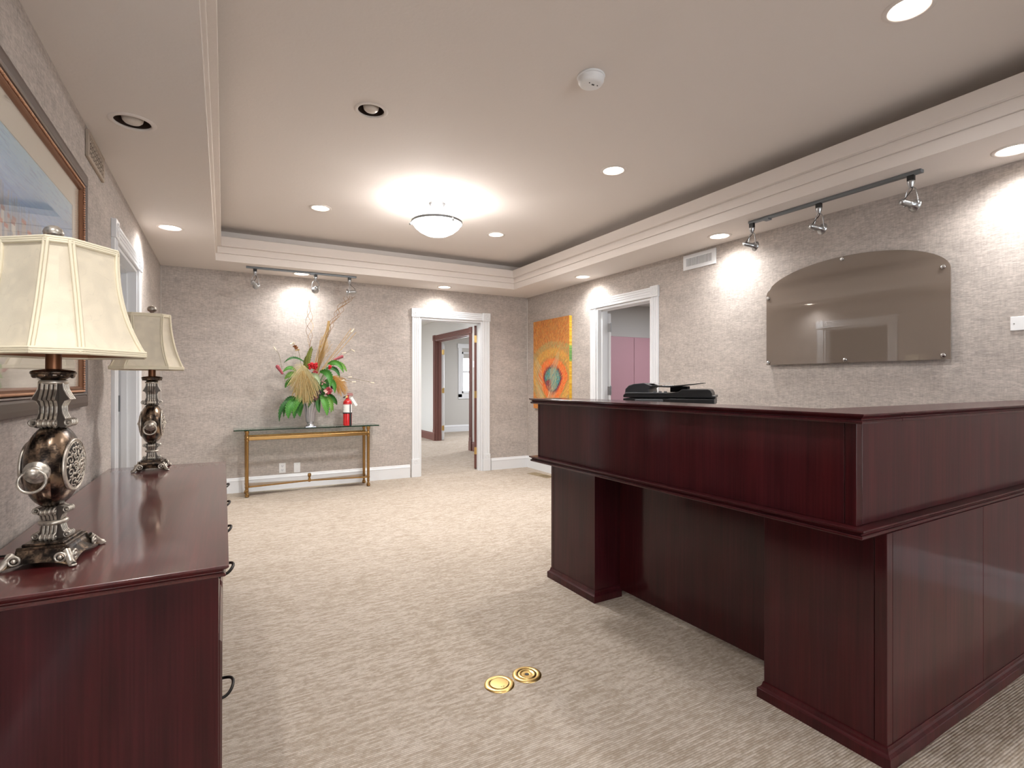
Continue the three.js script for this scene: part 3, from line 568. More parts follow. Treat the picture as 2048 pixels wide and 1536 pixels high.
  for (let s = 0; s < 8; s++) { const pts = []; for (let j = 0; j <= 12; j++) { const f = j / 12, P = ring(f, 0.001)[s]; pts.push([P[0], H * (1 - f), P[1]]); } const g = [];
    for (const d of [-1, 1]) { const n = ring(0.5, 0), a = n[s], b = n[(s + 1) % 8], c = n[(s + 7) % 8], dx = b[0] - c[0], dz = b[1] - c[1], l = Math.hypot(dx, dz); g.push(tube(pts.map(([x, y, z]) => [x + d * dx / l * 0.004, y, z + d * dz / l * 0.004]), 0.0042, 24, 6)); }
    mesh(s ? 'piping_00' + s : 'piping', g, trimM, sg); }
  for (const [f, y] of [[0, H - 0.002], [1, 0.004]]) { const g = []; for (const k of [0, 1, 2]) { const P = ring(f, 0.0015); const o = (k - 1) * 0.0052; for (let s = 0; s < 8; s++) { const A = P[s], B = P[(s + 1) % 8]; g.push(rod([A[0], y + o, A[1]], [B[0], y + o, B[1]], 0.0042, 0.0042, 8), at(sph(0.0042, 8, 6), A[0], y + o, A[1])); } } mesh(f ? 'braid_001' : 'braid', g, trimM, sg); }
  part('finial', boxUV(at(lathe([[0.004, 0.02], [0.007, 0.024], [0.01, 0.03], [0.0205, 0.036], [0.023, 0.046], [0.019, 0.057], [0.01, 0.064], [0, 0.066]], 28), 0, 0.832, 0)), antique, t);
  return t;
}
const DEG = THREE.MathUtils.degToRad;
const lamp1 = makeLamp([-0.403, 0.74, 1.84], DEG(-8), DEG(16 + 45), 'nearer of the two bronze urn lamps, its cream shade cut by the photo’s left edge', 0.02);
part('cord', tube([[-0.02, 0.004, -0.07], [-0.06, 0.003, -0.06], [-0.1, 0.003, -0.055], [-0.14, 0.003, -0.05], [-0.163, 0.0, -0.05], [-0.166, -0.05, -0.05]], 0.0028, 24, 6), M.iron, lamp1);
const lamp2 = makeLamp([-0.345, 0.74, 3.48], DEG(1), DEG(3), 'farther of the two ornate bronze urn lamps, smaller in view, before the left doorway', -0.018);

// ---------------------------------------------------------------- brass console table with glass top
{
  const cx = 0.854, zf = 6.222, zb = 6.44;
  const t = thing('console_table', 'narrow brass console table with green-edged glass top and crossed stretchers', 'table', [cx, 0, (zf + zb) / 2]);
  const hx = 0.637, hz = (zb - zf) / 2, br = M.brass;
  for (const [sx, sz] of [[-1, 1], [1, 1], [-1, -1], [1, -1]]) {
    const leg = lathe([[0, 0], [0.017, 0.0], [0.021, 0.008], [0.022, 0.02], [0.018, 0.034], [0.0125, 0.045], [0.0125, 0.06], [0.017, 0.064], [0.017, 0.07], [0.0145, 0.075], [0.0145, 0.1], [0.018, 0.103], [0.018, 0.112], [0.0155, 0.116], [0.0165, 0.35], [0.0175, 0.585], [0.0205, 0.59], [0.0205, 0.596], [0.0175, 0.6], [0.018, 0.622], [0.0205, 0.626], [0.0205, 0.633], [0.017, 0.637], [0.0135, 0.65], [0.0135, 0.66], [0.02, 0.678], [0.0225, 0.694], [0.018, 0.703], [0, 0.7035]], 24);
    part('leg', at(leg, sx * hx, 0, sz * hz), br, t);
    part('hoof', at(sph(1, 14, 10).scale(0.02, 0.012, 0.026), sx * hx, 0.012, sz * hz + sz * 0.008), br, t);
  }
  for (const sz of [1, -1]) part('rail', bx(-hx + 0.012, hx - 0.012, 0.6, 0.64, sz * hz - 0.009, sz * hz + 0.009, 0.006), br, t);
  for (const sx of [1, -1]) part('rail', bx(sx * hx - 0.009, sx * hx + 0.009, 0.603, 0.637, -hz + 0.012, hz - 0.012, 0.006), br, t);
  // flat crossed stretchers that narrow toward the middle
  const yS = 0.1;
  for (const s of [1, -1]) {
    const bar = new THREE.Shape([[-hx + 0.014, -hz + 0.004], [-0.03, -0.012], [0.03, -0.012], [hx - 0.014, -hz + 0.004], [hx - 0.014, hz - 0.004], [0.03, 0.012], [-0.03, 0.012], [-hx + 0.014, hz - 0.004]].map(([a, b]) => new THREE.Vector2(a, b)));
    if (s > 0) part('stretcher', extrude(bar, 0.012, 0.002).rotateX(-Math.PI / 2).translate(0, yS, 0), br, t);
    else part('cross_bar', [bx(-hx - 0.006, -hx + 0.02, yS, yS + 0.014, -hz + 0.01, hz - 0.01, 0.003), bx(hx - 0.02, hx + 0.006, yS, yS + 0.014, -hz + 0.01, hz - 0.01, 0.003)], br, t);
  }
  part('finial', at(lathe([[0, -0.02], [0.013, -0.016], [0.016, -0.004], [0.013, 0.006], [0.016, 0.014], [0.012, 0.024], [0.01, 0.03], [0.017, 0.046], [0.02, 0.06], [0.017, 0.075], [0.012, 0.081], [0, 0.082]], 22), 0, yS + 0.008, 0), br, t);
  part('glass_top', bx(-0.765, 0.765, 0.7035, 0.7155, -0.17, 0.115, 0.002), phy('#e9f4f0', 0.03, { transmission: 1, thickness: 0.012, ior: 1.5, attenuationColor: '#5fae98', attenuationDistance: 0.12 }), t);
}

// ---------------------------------------------------------------- vase and dried arrangement
const VX = 0.852, VY = 0.7165, VZ = 6.25;
{
  const t = thing('vase', 'tall fluted silver metal vase under the dried flowers', 'vase', [VX, VY, VZ]);
  const seg = 72, prof = [[0.042, 0.062], [0.044, 0.08], [0.05, 0.13], [0.056, 0.18], [0.063, 0.23], [0.072, 0.27], [0.076, 0.28]], pos = [], ix = [];
  prof.forEach(([r, y], j) => { for (let i = 0; i <= seg; i++) { const a = (i / seg) * Math.PI * 2, f = r * (1 + 0.12 * Math.abs(Math.sin(a * 9)) - 0.05); pos.push(Math.cos(a) * f, y, Math.sin(a) * f); if (i < seg && j < prof.length - 1) { const q = j * (seg + 1) + i; ix.push(q, q + seg + 1, q + 1, q + 1, q + seg + 1, q + seg + 2); } } });
  const g = new THREE.BufferGeometry(); g.setAttribute('position', new THREE.Float32BufferAttribute(pos, 3)); g.setIndex(ix); g.computeVertexNormals();
  part('body', [g, lathe([[0.076, 0.28], [0.079, 0.284], [0.076, 0.287], [0.068, 0.27], [0.036, 0.075], [0, 0.07]], 40)], M.silverVase, t);
  part('foot', [bx(-0.056, 0.056, 0, 0.012, -0.056, 0.056, 0.003), lathe([[0.05, 0.012], [0.046, 0.022], [0.034, 0.034], [0.032, 0.045], [0.04, 0.056], [0.044, 0.062], [0, 0.062]], 36)], M.silverVase, t);
}
{
  const t = thing('dried_arrangement', 'tall dried flower arrangement of grass plumes, green leaves and curly willow in silver vase', 'flower arrangement', [VX, VY, VZ]);
  const leafMap = canvasTex(128, 512, (c, w, h) => {             // pale midrib and slanting side veins
    c.fillStyle = '#d6d6d6'; c.fillRect(0, 0, w, h);
    for (let k = 0; k < 26; k++) { const y = (k / 26) * h; c.strokeStyle = k % 2 ? '#f6f6f0' : '#9a9a9a'; c.lineWidth = 5; for (const s of [0, w]) { c.beginPath(); c.moveTo(w / 2, y); c.lineTo(s, y + 38); c.stroke(); } }
    c.strokeStyle = '#fbfbee'; c.lineWidth = 7; c.beginPath(); c.moveTo(w / 2, 0); c.lineTo(w / 2, h); c.stroke();
  });
  const R = rng(91), V3 = (a) => new THREE.Vector3(...a);
  const green = ['#4f9a3c', '#63ad45', '#3f8636', '#83ba52', '#3a7638'].map((c) => std(c, 0.5, { map: leafMap })), grassPale = std('#cfc090', 0.85), grassTan = std('#bf9f66', 0.85), grassOrange = std('#c9974e', 0.85), twig = std('#8c6a43', 0.8), stemM = std('#6f6a3c', 0.8), dusk = std('#9b4a52', 0.7), cream = std('#e6dcc6', 0.8), redF = std('#b3121c', 0.75), plum = std('#4d2238', 0.75), olive = std('#6c7430', 0.7), sage = std('#9fb08c', 0.7), brown = std('#7b4a26', 0.8);
  const core = [0, 0.283, 0];
  // serrated drooping leaf along base - mid - tip
  function leafGeo(b, m, tip, w, roll = 0) {
    const cv = new THREE.QuadraticBezierCurve3(V3(b), V3(m).multiplyScalar(2).sub(V3(b).add(V3(tip)).multiplyScalar(0.5)), V3(tip)), n = 22, pos = [], uvs = [], ix = [];
    for (let i = 0; i <= n; i++) {
      const f = i / n, p = cv.getPoint(f), tg = cv.getTangent(f), sd = new THREE.Vector3(0, 0, 1).cross(tg); if (sd.length() < 0.1) sd.set(1, 0, 0); sd.normalize().applyAxisAngle(tg, roll);
      const up = sd.clone().cross(tg).normalize(), ww = w * Math.sin(Math.PI * Math.min(1, f * 0.93 + 0.07)) ** 0.8 * (i % 2 ? 1 : 0.74);
      for (const [s, h] of [[-1, -0.35], [-0.5, -0.02], [0, 0.16], [0.5, -0.02], [1, -0.35]]) { const v = p.clone().addScaledVector(sd, s * ww).addScaledVector(up, h * ww * 0.8); pos.push(v.x, v.y, v.z); uvs.push(s / 2 + 0.5, f); }
      if (i < n) for (let k = 0; k < 4; k++) { const q = i * 5 + k; ix.push(q, q + 1, q + 5, q + 1, q + 6, q + 5); }
    }
    const g = new THREE.BufferGeometry(); g.setAttribute('position', new THREE.Float32BufferAttribute(pos, 3)); g.setAttribute('uv', new THREE.Float32BufferAttribute(uvs, 2)); g.setIndex(ix); g.computeVertexNormals(); return g;
  }
  const L = [
    [[-0.168, 0.315, 0.08], [-0.29, 0.25, 0.12], [-0.327, 0.077, 0.1], 0.03, 4, 0.5], [[-0.14, 0.327, 0.1], [-0.225, 0.25, 0.16], [-0.241, 0.112, 0.15], 0.05, 0, 0.2], [[-0.117, 0.309, 0.08], [-0.167, 0.237, 0.12], [-0.18, 0.106, 0.11], 0.045, 2, -0.2],
    [[-0.079, 0.296, 0.02], [-0.12, 0.217, 0.08], [-0.115, 0.123, 0.08], 0.04, 0, 0.3], [[0.1, 0.351, 0.08], [0.14, 0.27, 0.13], [0.16, 0.129, 0.12], 0.045, 1, 0.1], [[0.09, 0.338, 0.02], [0.07, 0.251, 0.08], [0.086, 0.161, 0.08], 0.03, 2, 0],
    [[0.17, 0.377, 0.02], [0.232, 0.321, 0.08], [0.278, 0.246, 0.06], 0.035, 2, 0.4], [[0.161, 0.291, -0.02], [0.207, 0.263, 0.04], [0.247, 0.171, 0.02], 0.026, 3, 0], [[0.088, 0.619, 0.1], [0.168, 0.59, 0.17], [0.185, 0.452, 0.18], 0.045, 0, 0.3],
    [[0.182, 0.711, 0.05], [0.273, 0.72, 0.1], [0.344, 0.61, 0.1], 0.032, 1, 0.2], [[0.207, 0.701, 0.03], [0.309, 0.71, 0.07], [0.389, 0.623, 0.05], 0.03, 3, -0.2], [[-0.07, 0.728, 0.03], [-0.18, 0.769, 0.06], [-0.277, 0.713, 0.05], 0.024, 4, 0.9],
    [[-0.12, 0.585, 0.02], [-0.205, 0.59, 0.04], [-0.268, 0.534, 0.02], 0.034, 3, 0.3], [[-0.131, 0.54, 0.02], [-0.216, 0.515, 0.05], [-0.265, 0.441, 0.04], 0.036, 0, 0], [[-0.045, 0.562, 0.12], [0.034, 0.575, 0.18], [0.075, 0.474, 0.18], 0.03, 9, 0.2],
    [[-0.1, 0.34, 0.09], [-0.15, 0.3, 0.16], [-0.2, 0.14, 0.15], 0.036, 1, 0.3], [[-0.16, 0.34, 0.03], [-0.25, 0.29, 0.07], [-0.28, 0.12, 0.06], 0.03, 2, 0.4], [[0.13, 0.33, 0.06], [0.2, 0.29, 0.1], [0.205, 0.16, 0.1], 0.032, 3, 0.2], [[-0.15, 0.62, 0.03], [-0.22, 0.66, 0.06], [-0.29, 0.61, 0.05], 0.026, 1, 0.5], [[0.17, 0.66, 0.02], [0.26, 0.65, 0.05], [0.31, 0.55, 0.05], 0.028, 2, -0.3], [[0.14, 0.52, 0.1], [0.22, 0.5, 0.13], [0.24, 0.38, 0.13], 0.034, 0, 0.1],
    [[0.05, 0.45, 0.1], [0.12, 0.47, 0.14], [0.16, 0.36, 0.15], 0.032, 2, 0.2], [[-0.05, 0.36, 0.08], [-0.02, 0.33, 0.14], [-0.04, 0.22, 0.13], 0.03, 4, 0],
  ];
  L.forEach(([b, m, e, w, c, r]) => part('leaf', [leafGeo(b, m, e, w, r), rod(core, b, 0.003, 0.002, 6)], c === 9 ? sage : green[c], t));
  // plumes: many fine bristles (nobody could count them)
  function plume(name, o, ends, n, r0, mat, spread, label) {
    const g = [];
    for (let k = 0; k < n; k++) {
      const i = R() * (ends.length - 1), a = Math.floor(i), f = i - a, e = V3(ends[a]).lerp(V3(ends[a + 1]), f).add(new THREE.Vector3((R() - 0.5) * spread, (R() - 0.5) * spread, (R() - 0.5) * spread * 1.4)), s = V3(o).add(new THREE.Vector3((R() - 0.5) * 0.03, (R() - 0.5) * 0.03, (R() - 0.5) * 0.03)), q = 0.75 + 0.25 * R(); e.lerp(s, 1 - q);
      const m = s.clone().lerp(e, 0.45).add(new THREE.Vector3(0, 0.045, 0.03));
      g.push(new THREE.TubeGeometry(new THREE.QuadraticBezierCurve3(s, m, e), 5, r0 * (0.7 + 0.6 * R()), 3));
    }
    const p = part(name, g, mat, t, label); p.userData.kind = 'stuff'; return p;
  }
  const fan = [[-0.19, 0.72, 0.1], [-0.256, 0.47, 0.17], [-0.2, 0.33, 0.2], [-0.106, 0.272, 0.21], [-0.029, 0.259, 0.21], [0.05, 0.34, 0.2], [0.1, 0.42, 0.18]];
  plume('grass_plume', [-0.091, 0.67, 0.14], fan, 300, 0.0011, grassPale, 0.05, 'pale grass plume that falls over the vase');
  plume('grass_plume', [-0.1, 0.62, 0.16], fan.slice(1, 6), 150, 0.0011, grassTan, 0.04, 'tan grass plume');
  plume('grass_plume', [0.235, 0.564, 0.05], [[0.38, 0.53, 0.03], [0.415, 0.37, 0.06], [0.327, 0.345, 0.1], [0.26, 0.39, 0.1]], 160, 0.0011, grassOrange, 0.04, 'golden orange grass plume');
  plume('grass_plume', [0.07, 0.62, 0.0], [[0.12, 0.95, 0], [0.17, 1.08, 0.01], [0.2, 1.0, 0.0], [0.24, 0.9, 0.02]], 70, 0.0012, grassTan, 0.07, 'upright tan grass');
  // stalks, canes and curly willow
  for (let k = 0; k < 8; k++) { const d = (R() - 0.5) * 0.05; part('stalk', [tube([core, [0.058 + d, 0.659, 0.02 * R()], [0.131 + d * 1.4, 0.916, 0.03 * (R() - 0.5)], [0.185 + d * 0.7, 1.089, 0.02 * (R() - 0.5)], [0.201 + d * 0.5, 1.204, 0]], 0.0028 + 0.002 * R(), 24, 6)], k % 3 ? grassTan : twig, t); }
  for (let k = 0; k < 5; k++) { const pts = [], a0 = R() * 6.3, dx = (R() - 0.5) * 0.07; for (let i = 0; i <= 26; i++) { const f = i / 26, amp = 0.012 + 0.022 * f; pts.push([0.17 + 0.22 * f * (0.7 + 0.5 * f) + dx * f + amp * Math.sin(a0 + f * 17), 1.0 + 0.5 * f, amp * Math.cos(a0 + f * 15) * 1.2]); } part('willow', tube(pts, 0.0021, 70, 5), twig, t); }
  for (let k = 0; k < 3; k++) { const pts = []; for (let i = 0; i <= 30; i++) { const f = i / 30, amp = f < 0.3 ? 0.006 : 0.006 + 0.034 * Math.sin(Math.min(1, (f - 0.3) / 0.62) * Math.PI); pts.push([-0.006 - 0.004 * f + amp * Math.sin(k * 2.1 + f * 13), 0.7 + 0.73 * f, amp * Math.cos(k * 2.1 + f * 13)]); } part('willow', tube(pts, 0.0019, 80, 5), k ? twig : grassTan, t); }
  for (const [d, h] of [[0, 0], [0.026, -0.035], [-0.022, 0.012]]) part('cane', [rod([0.06, 0.56, 0], [0.468 + d, 1.117 + h, 0.03 + d], 0.003, 0.003, 8), ...[0.3, 0.55, 0.8].map((f) => at(sph(0.0045, 8, 6), 0.06 + (0.408 + d) * f, 0.56 + (0.557 + h) * f, (0.03 + d) * f))], grassTan, t);
  part('cane_tip', rod([0.445, 1.085, 0.03], [0.475, 1.125, 0.03], 0.009, 0.007, 8), cream, t);
  // blooms and buds on wires
  const bud = (p, dir, len, r, mat, name, from = core) => { const e = V3(p).addScaledVector(V3(dir).normalize(), len); const g = [rod(p, e.toArray(), r * 0.6, r, 10), at(sph(r, 10, 8), ...e.toArray()), at(sph(r * 0.65, 8, 6), ...p)]; const m = part(name, g, mat, t); const mid = V3(from).lerp(V3(p), 0.5).add(new THREE.Vector3(0, 0.05, 0)); m.add(Object.assign(new THREE.Mesh(tube([from, mid.toArray(), p], 0.0016, 14, 5), stemM), { name: 'wire', castShadow: true, receiveShadow: true })); };
  bud([-0.3, 0.6, 0.12], [-0.6, 0.9, 0], 0.085, 0.02, dusk, 'bud'); bud([0.25, 0.76, 0.06], [1, 0.45, 0], 0.09, 0.019, dusk, 'bud'); bud([0.19, 0.66, 0.1], [0.3, 1, 0], 0.02, 0.02, redF, 'bud');
  bud([-0.355, 0.85, 0.05], [-0.6, 0.9, 0], 0.035, 0.008, cream, 'seed_head', [-0.3, 0.65, 0.1]);
  for (const [p, d] of [[[0.449, 0.886, 0.02], [1, -0.7, 0]], [[0.34, 0.84, 0.03], [1, 0.2, 0]], [[0.32, 0.52, 0.06], [1, 0.2, 0]], [[0.455, 0.508, 0.02], [1, 0.05, 0]], [[0.41, 0.563, 0.03], [1, 0.1, 0]], [[0.675, 0.505, 0], [1, -0.2, 0]]]) bud(p, d, 0.036, 0.0075, cream, 'seed_head', [0.12, 0.5, 0.04]);
  const petals = (p, n, r, mat, name) => { const g = [at(sph(r * 0.4, 10, 8), ...p)]; for (let k = 0; k < n; k++) { const a = (k / n) * Math.PI * 2 * 2.62, e = 0.3 + 0.9 * (k / n); g.push(sph(r * 0.5, 8, 6).scale(1, 0.55, 0.4).translate(r * 0.55, 0, 0).rotateZ(0).rotateY(-e * 0.6).rotateZ(a).translate(...p)); } part(name, g, mat, t); };
  petals([-0.19, 0.93, 0.02], 5, 0.028, cream, 'dried_bloom'); petals([-0.16, 0.89, 0.03], 6, 0.03, brown, 'dried_bloom'); petals([-0.14, 0.86, 0.03], 5, 0.024, std('#b79a6c', 0.8), 'dried_bloom');
  part('wire', [tube([core, [-0.08, 0.6, 0.02], [-0.13, 0.86, 0.03], [-0.19, 0.93, 0.02]], 0.0022, 24, 6)], stemM, t);
  { const g = []; for (let k = 0; k < 46; k++) g.push(at(sph(0.009 + 0.008 * R(), 7, 5), 0.006 + (R() - 0.5) * 0.085, 0.68 + (R() - 0.5) * 0.055 + 0.0, 0.14 + (R() - 0.5) * 0.04)); part('red_cockscomb', g, redF, t); }
  petals([0.03, 0.61, 0.14], 9, 0.032, std('#a03a40', 0.7), 'bloom'); petals([0.164, 0.407, 0.15], 12, 0.048, std('#8f2f38', 0.7), 'bloom'); petals([0.115, 0.496, 0.13], 8, 0.03, std('#b98a86', 0.7), 'bloom'); petals([0.215, 0.44, 0.11], 8, 0.034, plum, 'bloom');
  petals([0.135, 0.40, 0.17], 6, 0.026, std('#d9b7ae', 0.7), 'bloom'); petals([0.03, 0.34, 0.12], 12, 0.045, plum, 'bloom'); petals([0.064, 0.391, 0.14], 9, 0.035, std('#3a1f3a', 0.7), 'bloom');
  part('green_pod', [leafGeo([-0.051, 0.62, 0.06], [-0.03, 0.785, 0.07], [0.013, 0.909, 0.04], 0.034, 0.4), leafGeo([-0.06, 0.6, 0.05], [-0.05, 0.74, 0.06], [-0.02, 0.82, 0.05], 0.03, -0.6), tube([[-0.05, 0.6, 0.05], [-0.03, 0.74, 0.06], [0.008, 0.88, 0.04]], 0.017, 16, 8)], olive, t);
  part('foliage', [leafGeo(core, [0.05, 0.42, 0.04], [0.03, 0.56, 0.1], 0.05), leafGeo(core, [-0.05, 0.42, 0.05], [-0.1, 0.55, 0.1], 0.05), leafGeo(core, [0.12, 0.4, 0.02], [0.2, 0.55, 0.03], 0.05), leafGeo(core, [-0.1, 0.36, 0.02], [-0.17, 0.46, 0.02], 0.05), leafGeo(core, [0.02, 0.5, -0.03], [0.08, 0.68, 0.0], 0.05)], green[4], t);
}
{
  const t = thing('fire_extinguisher', 'small red fire extinguisher with white label band on the glass table', 'fire extinguisher', [1.258, VY, 6.25]);
  const r = 0.05, redP = phy('#c31218', 0.25, { clearcoat: 1, clearcoatRoughness: 0.08 });
  part('cylinder', lathe([[0, 0.002], [0.044, 0.002], [0.049, 0.008], [r, 0.016], [r, 0.26], [0.047, 0.278], [0.038, 0.294], [0.026, 0.304], [0.02, 0.308], [0.02, 0.315], [0, 0.315]], 40), redP, t);
  const lab = canvasTex(512, 256, (c, w, h) => {
    c.fillStyle = '#e9e9e6'; c.fillRect(0, 0, w, h);
    c.fillStyle = '#8f9498'; for (let k = 0; k < 9; k++) { const n = [0.55, 0.8, 0.7, 0.85, 0.6, 0.75, 0.82, 0.5, 0.66][k]; for (const x of [8, 270]) c.fillRect(x, 40 + k * 22, 200 * n, 6); }
    c.fillStyle = '#b3252b'; c.fillRect(0, 4, w, 16);
  });
  part('label', at(cyl(r + 0.0006, r + 0.0006, 0.098, 40, true), 0, 0.205, 0), std('#ffffff', 0.45, { map: lab }), t);
  part('band', at(cyl(r + 0.002, r + 0.002, 0.014, 40, true), 0, 0.149, 0), M.black, t);
  part('bracket_strap', [bx(0.012, 0.036, 0.0, 0.15, 0.0455, 0.0505, 0.001).rotateY(0), bx(0.016, 0.026, 0.15, 0.26, 0.045, 0.0515, 0.001)], M.black, t);
  part('valve', [at(cyl(0.015, 0.017, 0.03, 18), 0, 0.325, 0), bx(-0.013, 0.016, 0.332, 0.352, -0.012, 0.012, 0.003), bx(0.0, 0.062, 0.352, 0.36, -0.01, 0.01, 0.002).rotateZ(0), bx(-0.006, 0.058, 0.37, 0.377, -0.009, 0.009, 0.002)], std('#a8181c', 0.35), t);
  part('gauge', [at(cyl(0.013, 0.013, 0.012, 20).rotateX(Math.PI / 2), -0.012, 0.336, 0.016)], M.brassBright, t);
  part('nozzle', [rod([-0.015, 0.34, 0], [-0.048, 0.328, 0.012], 0.008, 0.006, 12)], M.black, t);
  part('inspection_tag', bx(-0.014, 0.014, -0.115, 0, -0.0008, 0.0008).rotateZ(0.55).translate(0.038, 0.33, 0.03), std('#f3f2ee', 0.6), t);
}

// ---------------------------------------------------------------- on the walls
function duplex(X, Y, blank, label) {
  const t = thing(blank ? 'blank_plate' : 'power_outlet', label, blank ? 'wall plate' : 'outlet', [X, Y, ZB]);
  part('plate', bx(-0.035, 0.035, 0, 0.114, 0, 0.006, 0.003), M.plastic, t);
  if (!blank) for (const y of [0.034, 0.08]) { part('socket', [at(cyl(0.0165, 0.0165, 0.003, 24).rotateX(Math.PI / 2), 0, y, 0.0068)], M.white, t); part('slot', [bx(-0.0085, -0.006, y - 0.002, y + 0.008, 0.0075, 0.0088), bx(0.006, 0.0085, y - 0.001, y + 0.008, 0.0075, 0.0088), at(cyl(0.003, 0.003, 0.0015, 10).rotateX(Math.PI / 2), 0, y - 0.008, 0.0083)], M.black, t); }
  else part('screw', [at(cyl(0.0028, 0.0028, 0.002, 10).rotateX(Math.PI / 2), 0, 0.02, 0.0065), at(cyl(0.0028, 0.0028, 0.002, 10).rotateX(Math.PI / 2), 0, 0.094, 0.0065)], M.nickel, t);
}
duplex(0.589, 0.181, false, 'white duplex power outlet low on the wall under the console table');
duplex(0.746, 0.174, true, 'blank white wall plate to the right of the outlet under the console table');
{
  const t = thing('blank_plate', 'blank white cover plate on the right wall at the photo’s right edge', 'wall plate', [XR, 1.502, 1.224], -Math.PI / 2);
  part('plate', bx(0, 0.118, 0, 0.078, 0, 0.007, 0.003), M.plastic, t);
  part('screw', [at(cyl(0.003, 0.003, 0.002, 10).rotateX(Math.PI / 2), 0.017, 0.039, 0.0075), at(cyl(0.003, 0.003, 0.002, 10).rotateX(Math.PI / 2), 0.101, 0.039, 0.0075)], M.nickel, t);
}
{
  const t = thing('light_switch', 'white light switch plate beside the brown door casing in the hall', 'light switch', [XR + 0.044, 1.49, 8.48], -Math.PI / 2);
  part('plate', bx(-0.035, 0.035, 0, 0.114, 0, 0.006, 0.003), M.plastic, t); part('toggle', bx(-0.005, 0.005, 0.05, 0.066, 0.004, 0.016, 0.002), M.white, t);
}
{
  const t = thing('air_vent', 'white slotted supply register high on the right wall near the ceiling', 'vent', [XR, 2.278, 3.593], -Math.PI / 2);
  const w = 0.376, h = 0.14;
  part('frame', [bx(0, w, 0, 0.034, 0, 0.012, 0.003), bx(0, w, h - 0.034, h, 0, 0.012, 0.003), bx(0, 0.04, 0.03, h - 0.03, 0, 0.012, 0.003), bx(w - 0.04, w, 0.03, h - 0.03, 0, 0.012, 0.003)], M.white, t);
  part('duct', bx(0.036, w - 0.036, 0.03, h - 0.03, 0.0005, 0.002), std('#5b5753', 0.9), t);
  for (let k = 0; k < 18; k++) part('slat', bx(-0.0045, 0.0045, 0.032, h - 0.032, -0.001, 0.001).rotateY(0.5).translate(0.048 + k * (w - 0.096) / 17, 0, 0.0065), M.white, t);
}
{
  const t = thing('wall_grille', 'decorative return grille with lacy scroll fretwork high on the left wall', 'vent', [XL, 2.288, 3.149], Math.PI / 2);
  const w = 0.382, h = 0.13, mt = std('#a89a8c', 0.55, { metalness: 0.3 });
  part('frame', [bx(0, w, 0, 0.02, 0, 0.014, 0.003), bx(0, w, h - 0.02, h, 0, 0.014, 0.003), bx(0, 0.022, 0.018, h - 0.018, 0, 0.014, 0.003), bx(w - 0.022, w, 0.018, h - 0.018, 0, 0.014, 0.003)], mt, t);
  part('duct', bx(0.02, w - 0.02, 0.018, h - 0.018, 0.0005, 0.002), std('#1c1715', 0.9), t);
  const g = []; for (let k = 0; k < 7; k++) { const x = 0.046 + k * 0.0485; g.push(at(tor(0.02, 0.0032, 6, 20), x, h / 2, 0.008), at(tor(0.007, 0.0028, 6, 14), x, h / 2, 0.008)); for (const s of [-1, 1]) { g.push(at(tor(0.0105, 0.0032, 6, 14), x, h / 2 + s * 0.033, 0.008), at(tor(0.011, 0.003, 6, 12, Math.PI), x + 0.024, h / 2 + s * 0.028, 0.008), rod([x - 0.02, h / 2, 0.008], [x - 0.005, h / 2 + s * 0.045, 0.008], 0.003), rod([x + 0.02, h / 2, 0.008], [x + 0.005, h / 2 + s * 0.045, 0.008], 0.003)); } }
  part('fretwork', g.map((q) => q.scale(1, 1, 0.18).translate(0, 0, 0.0115)), mt, t);
}
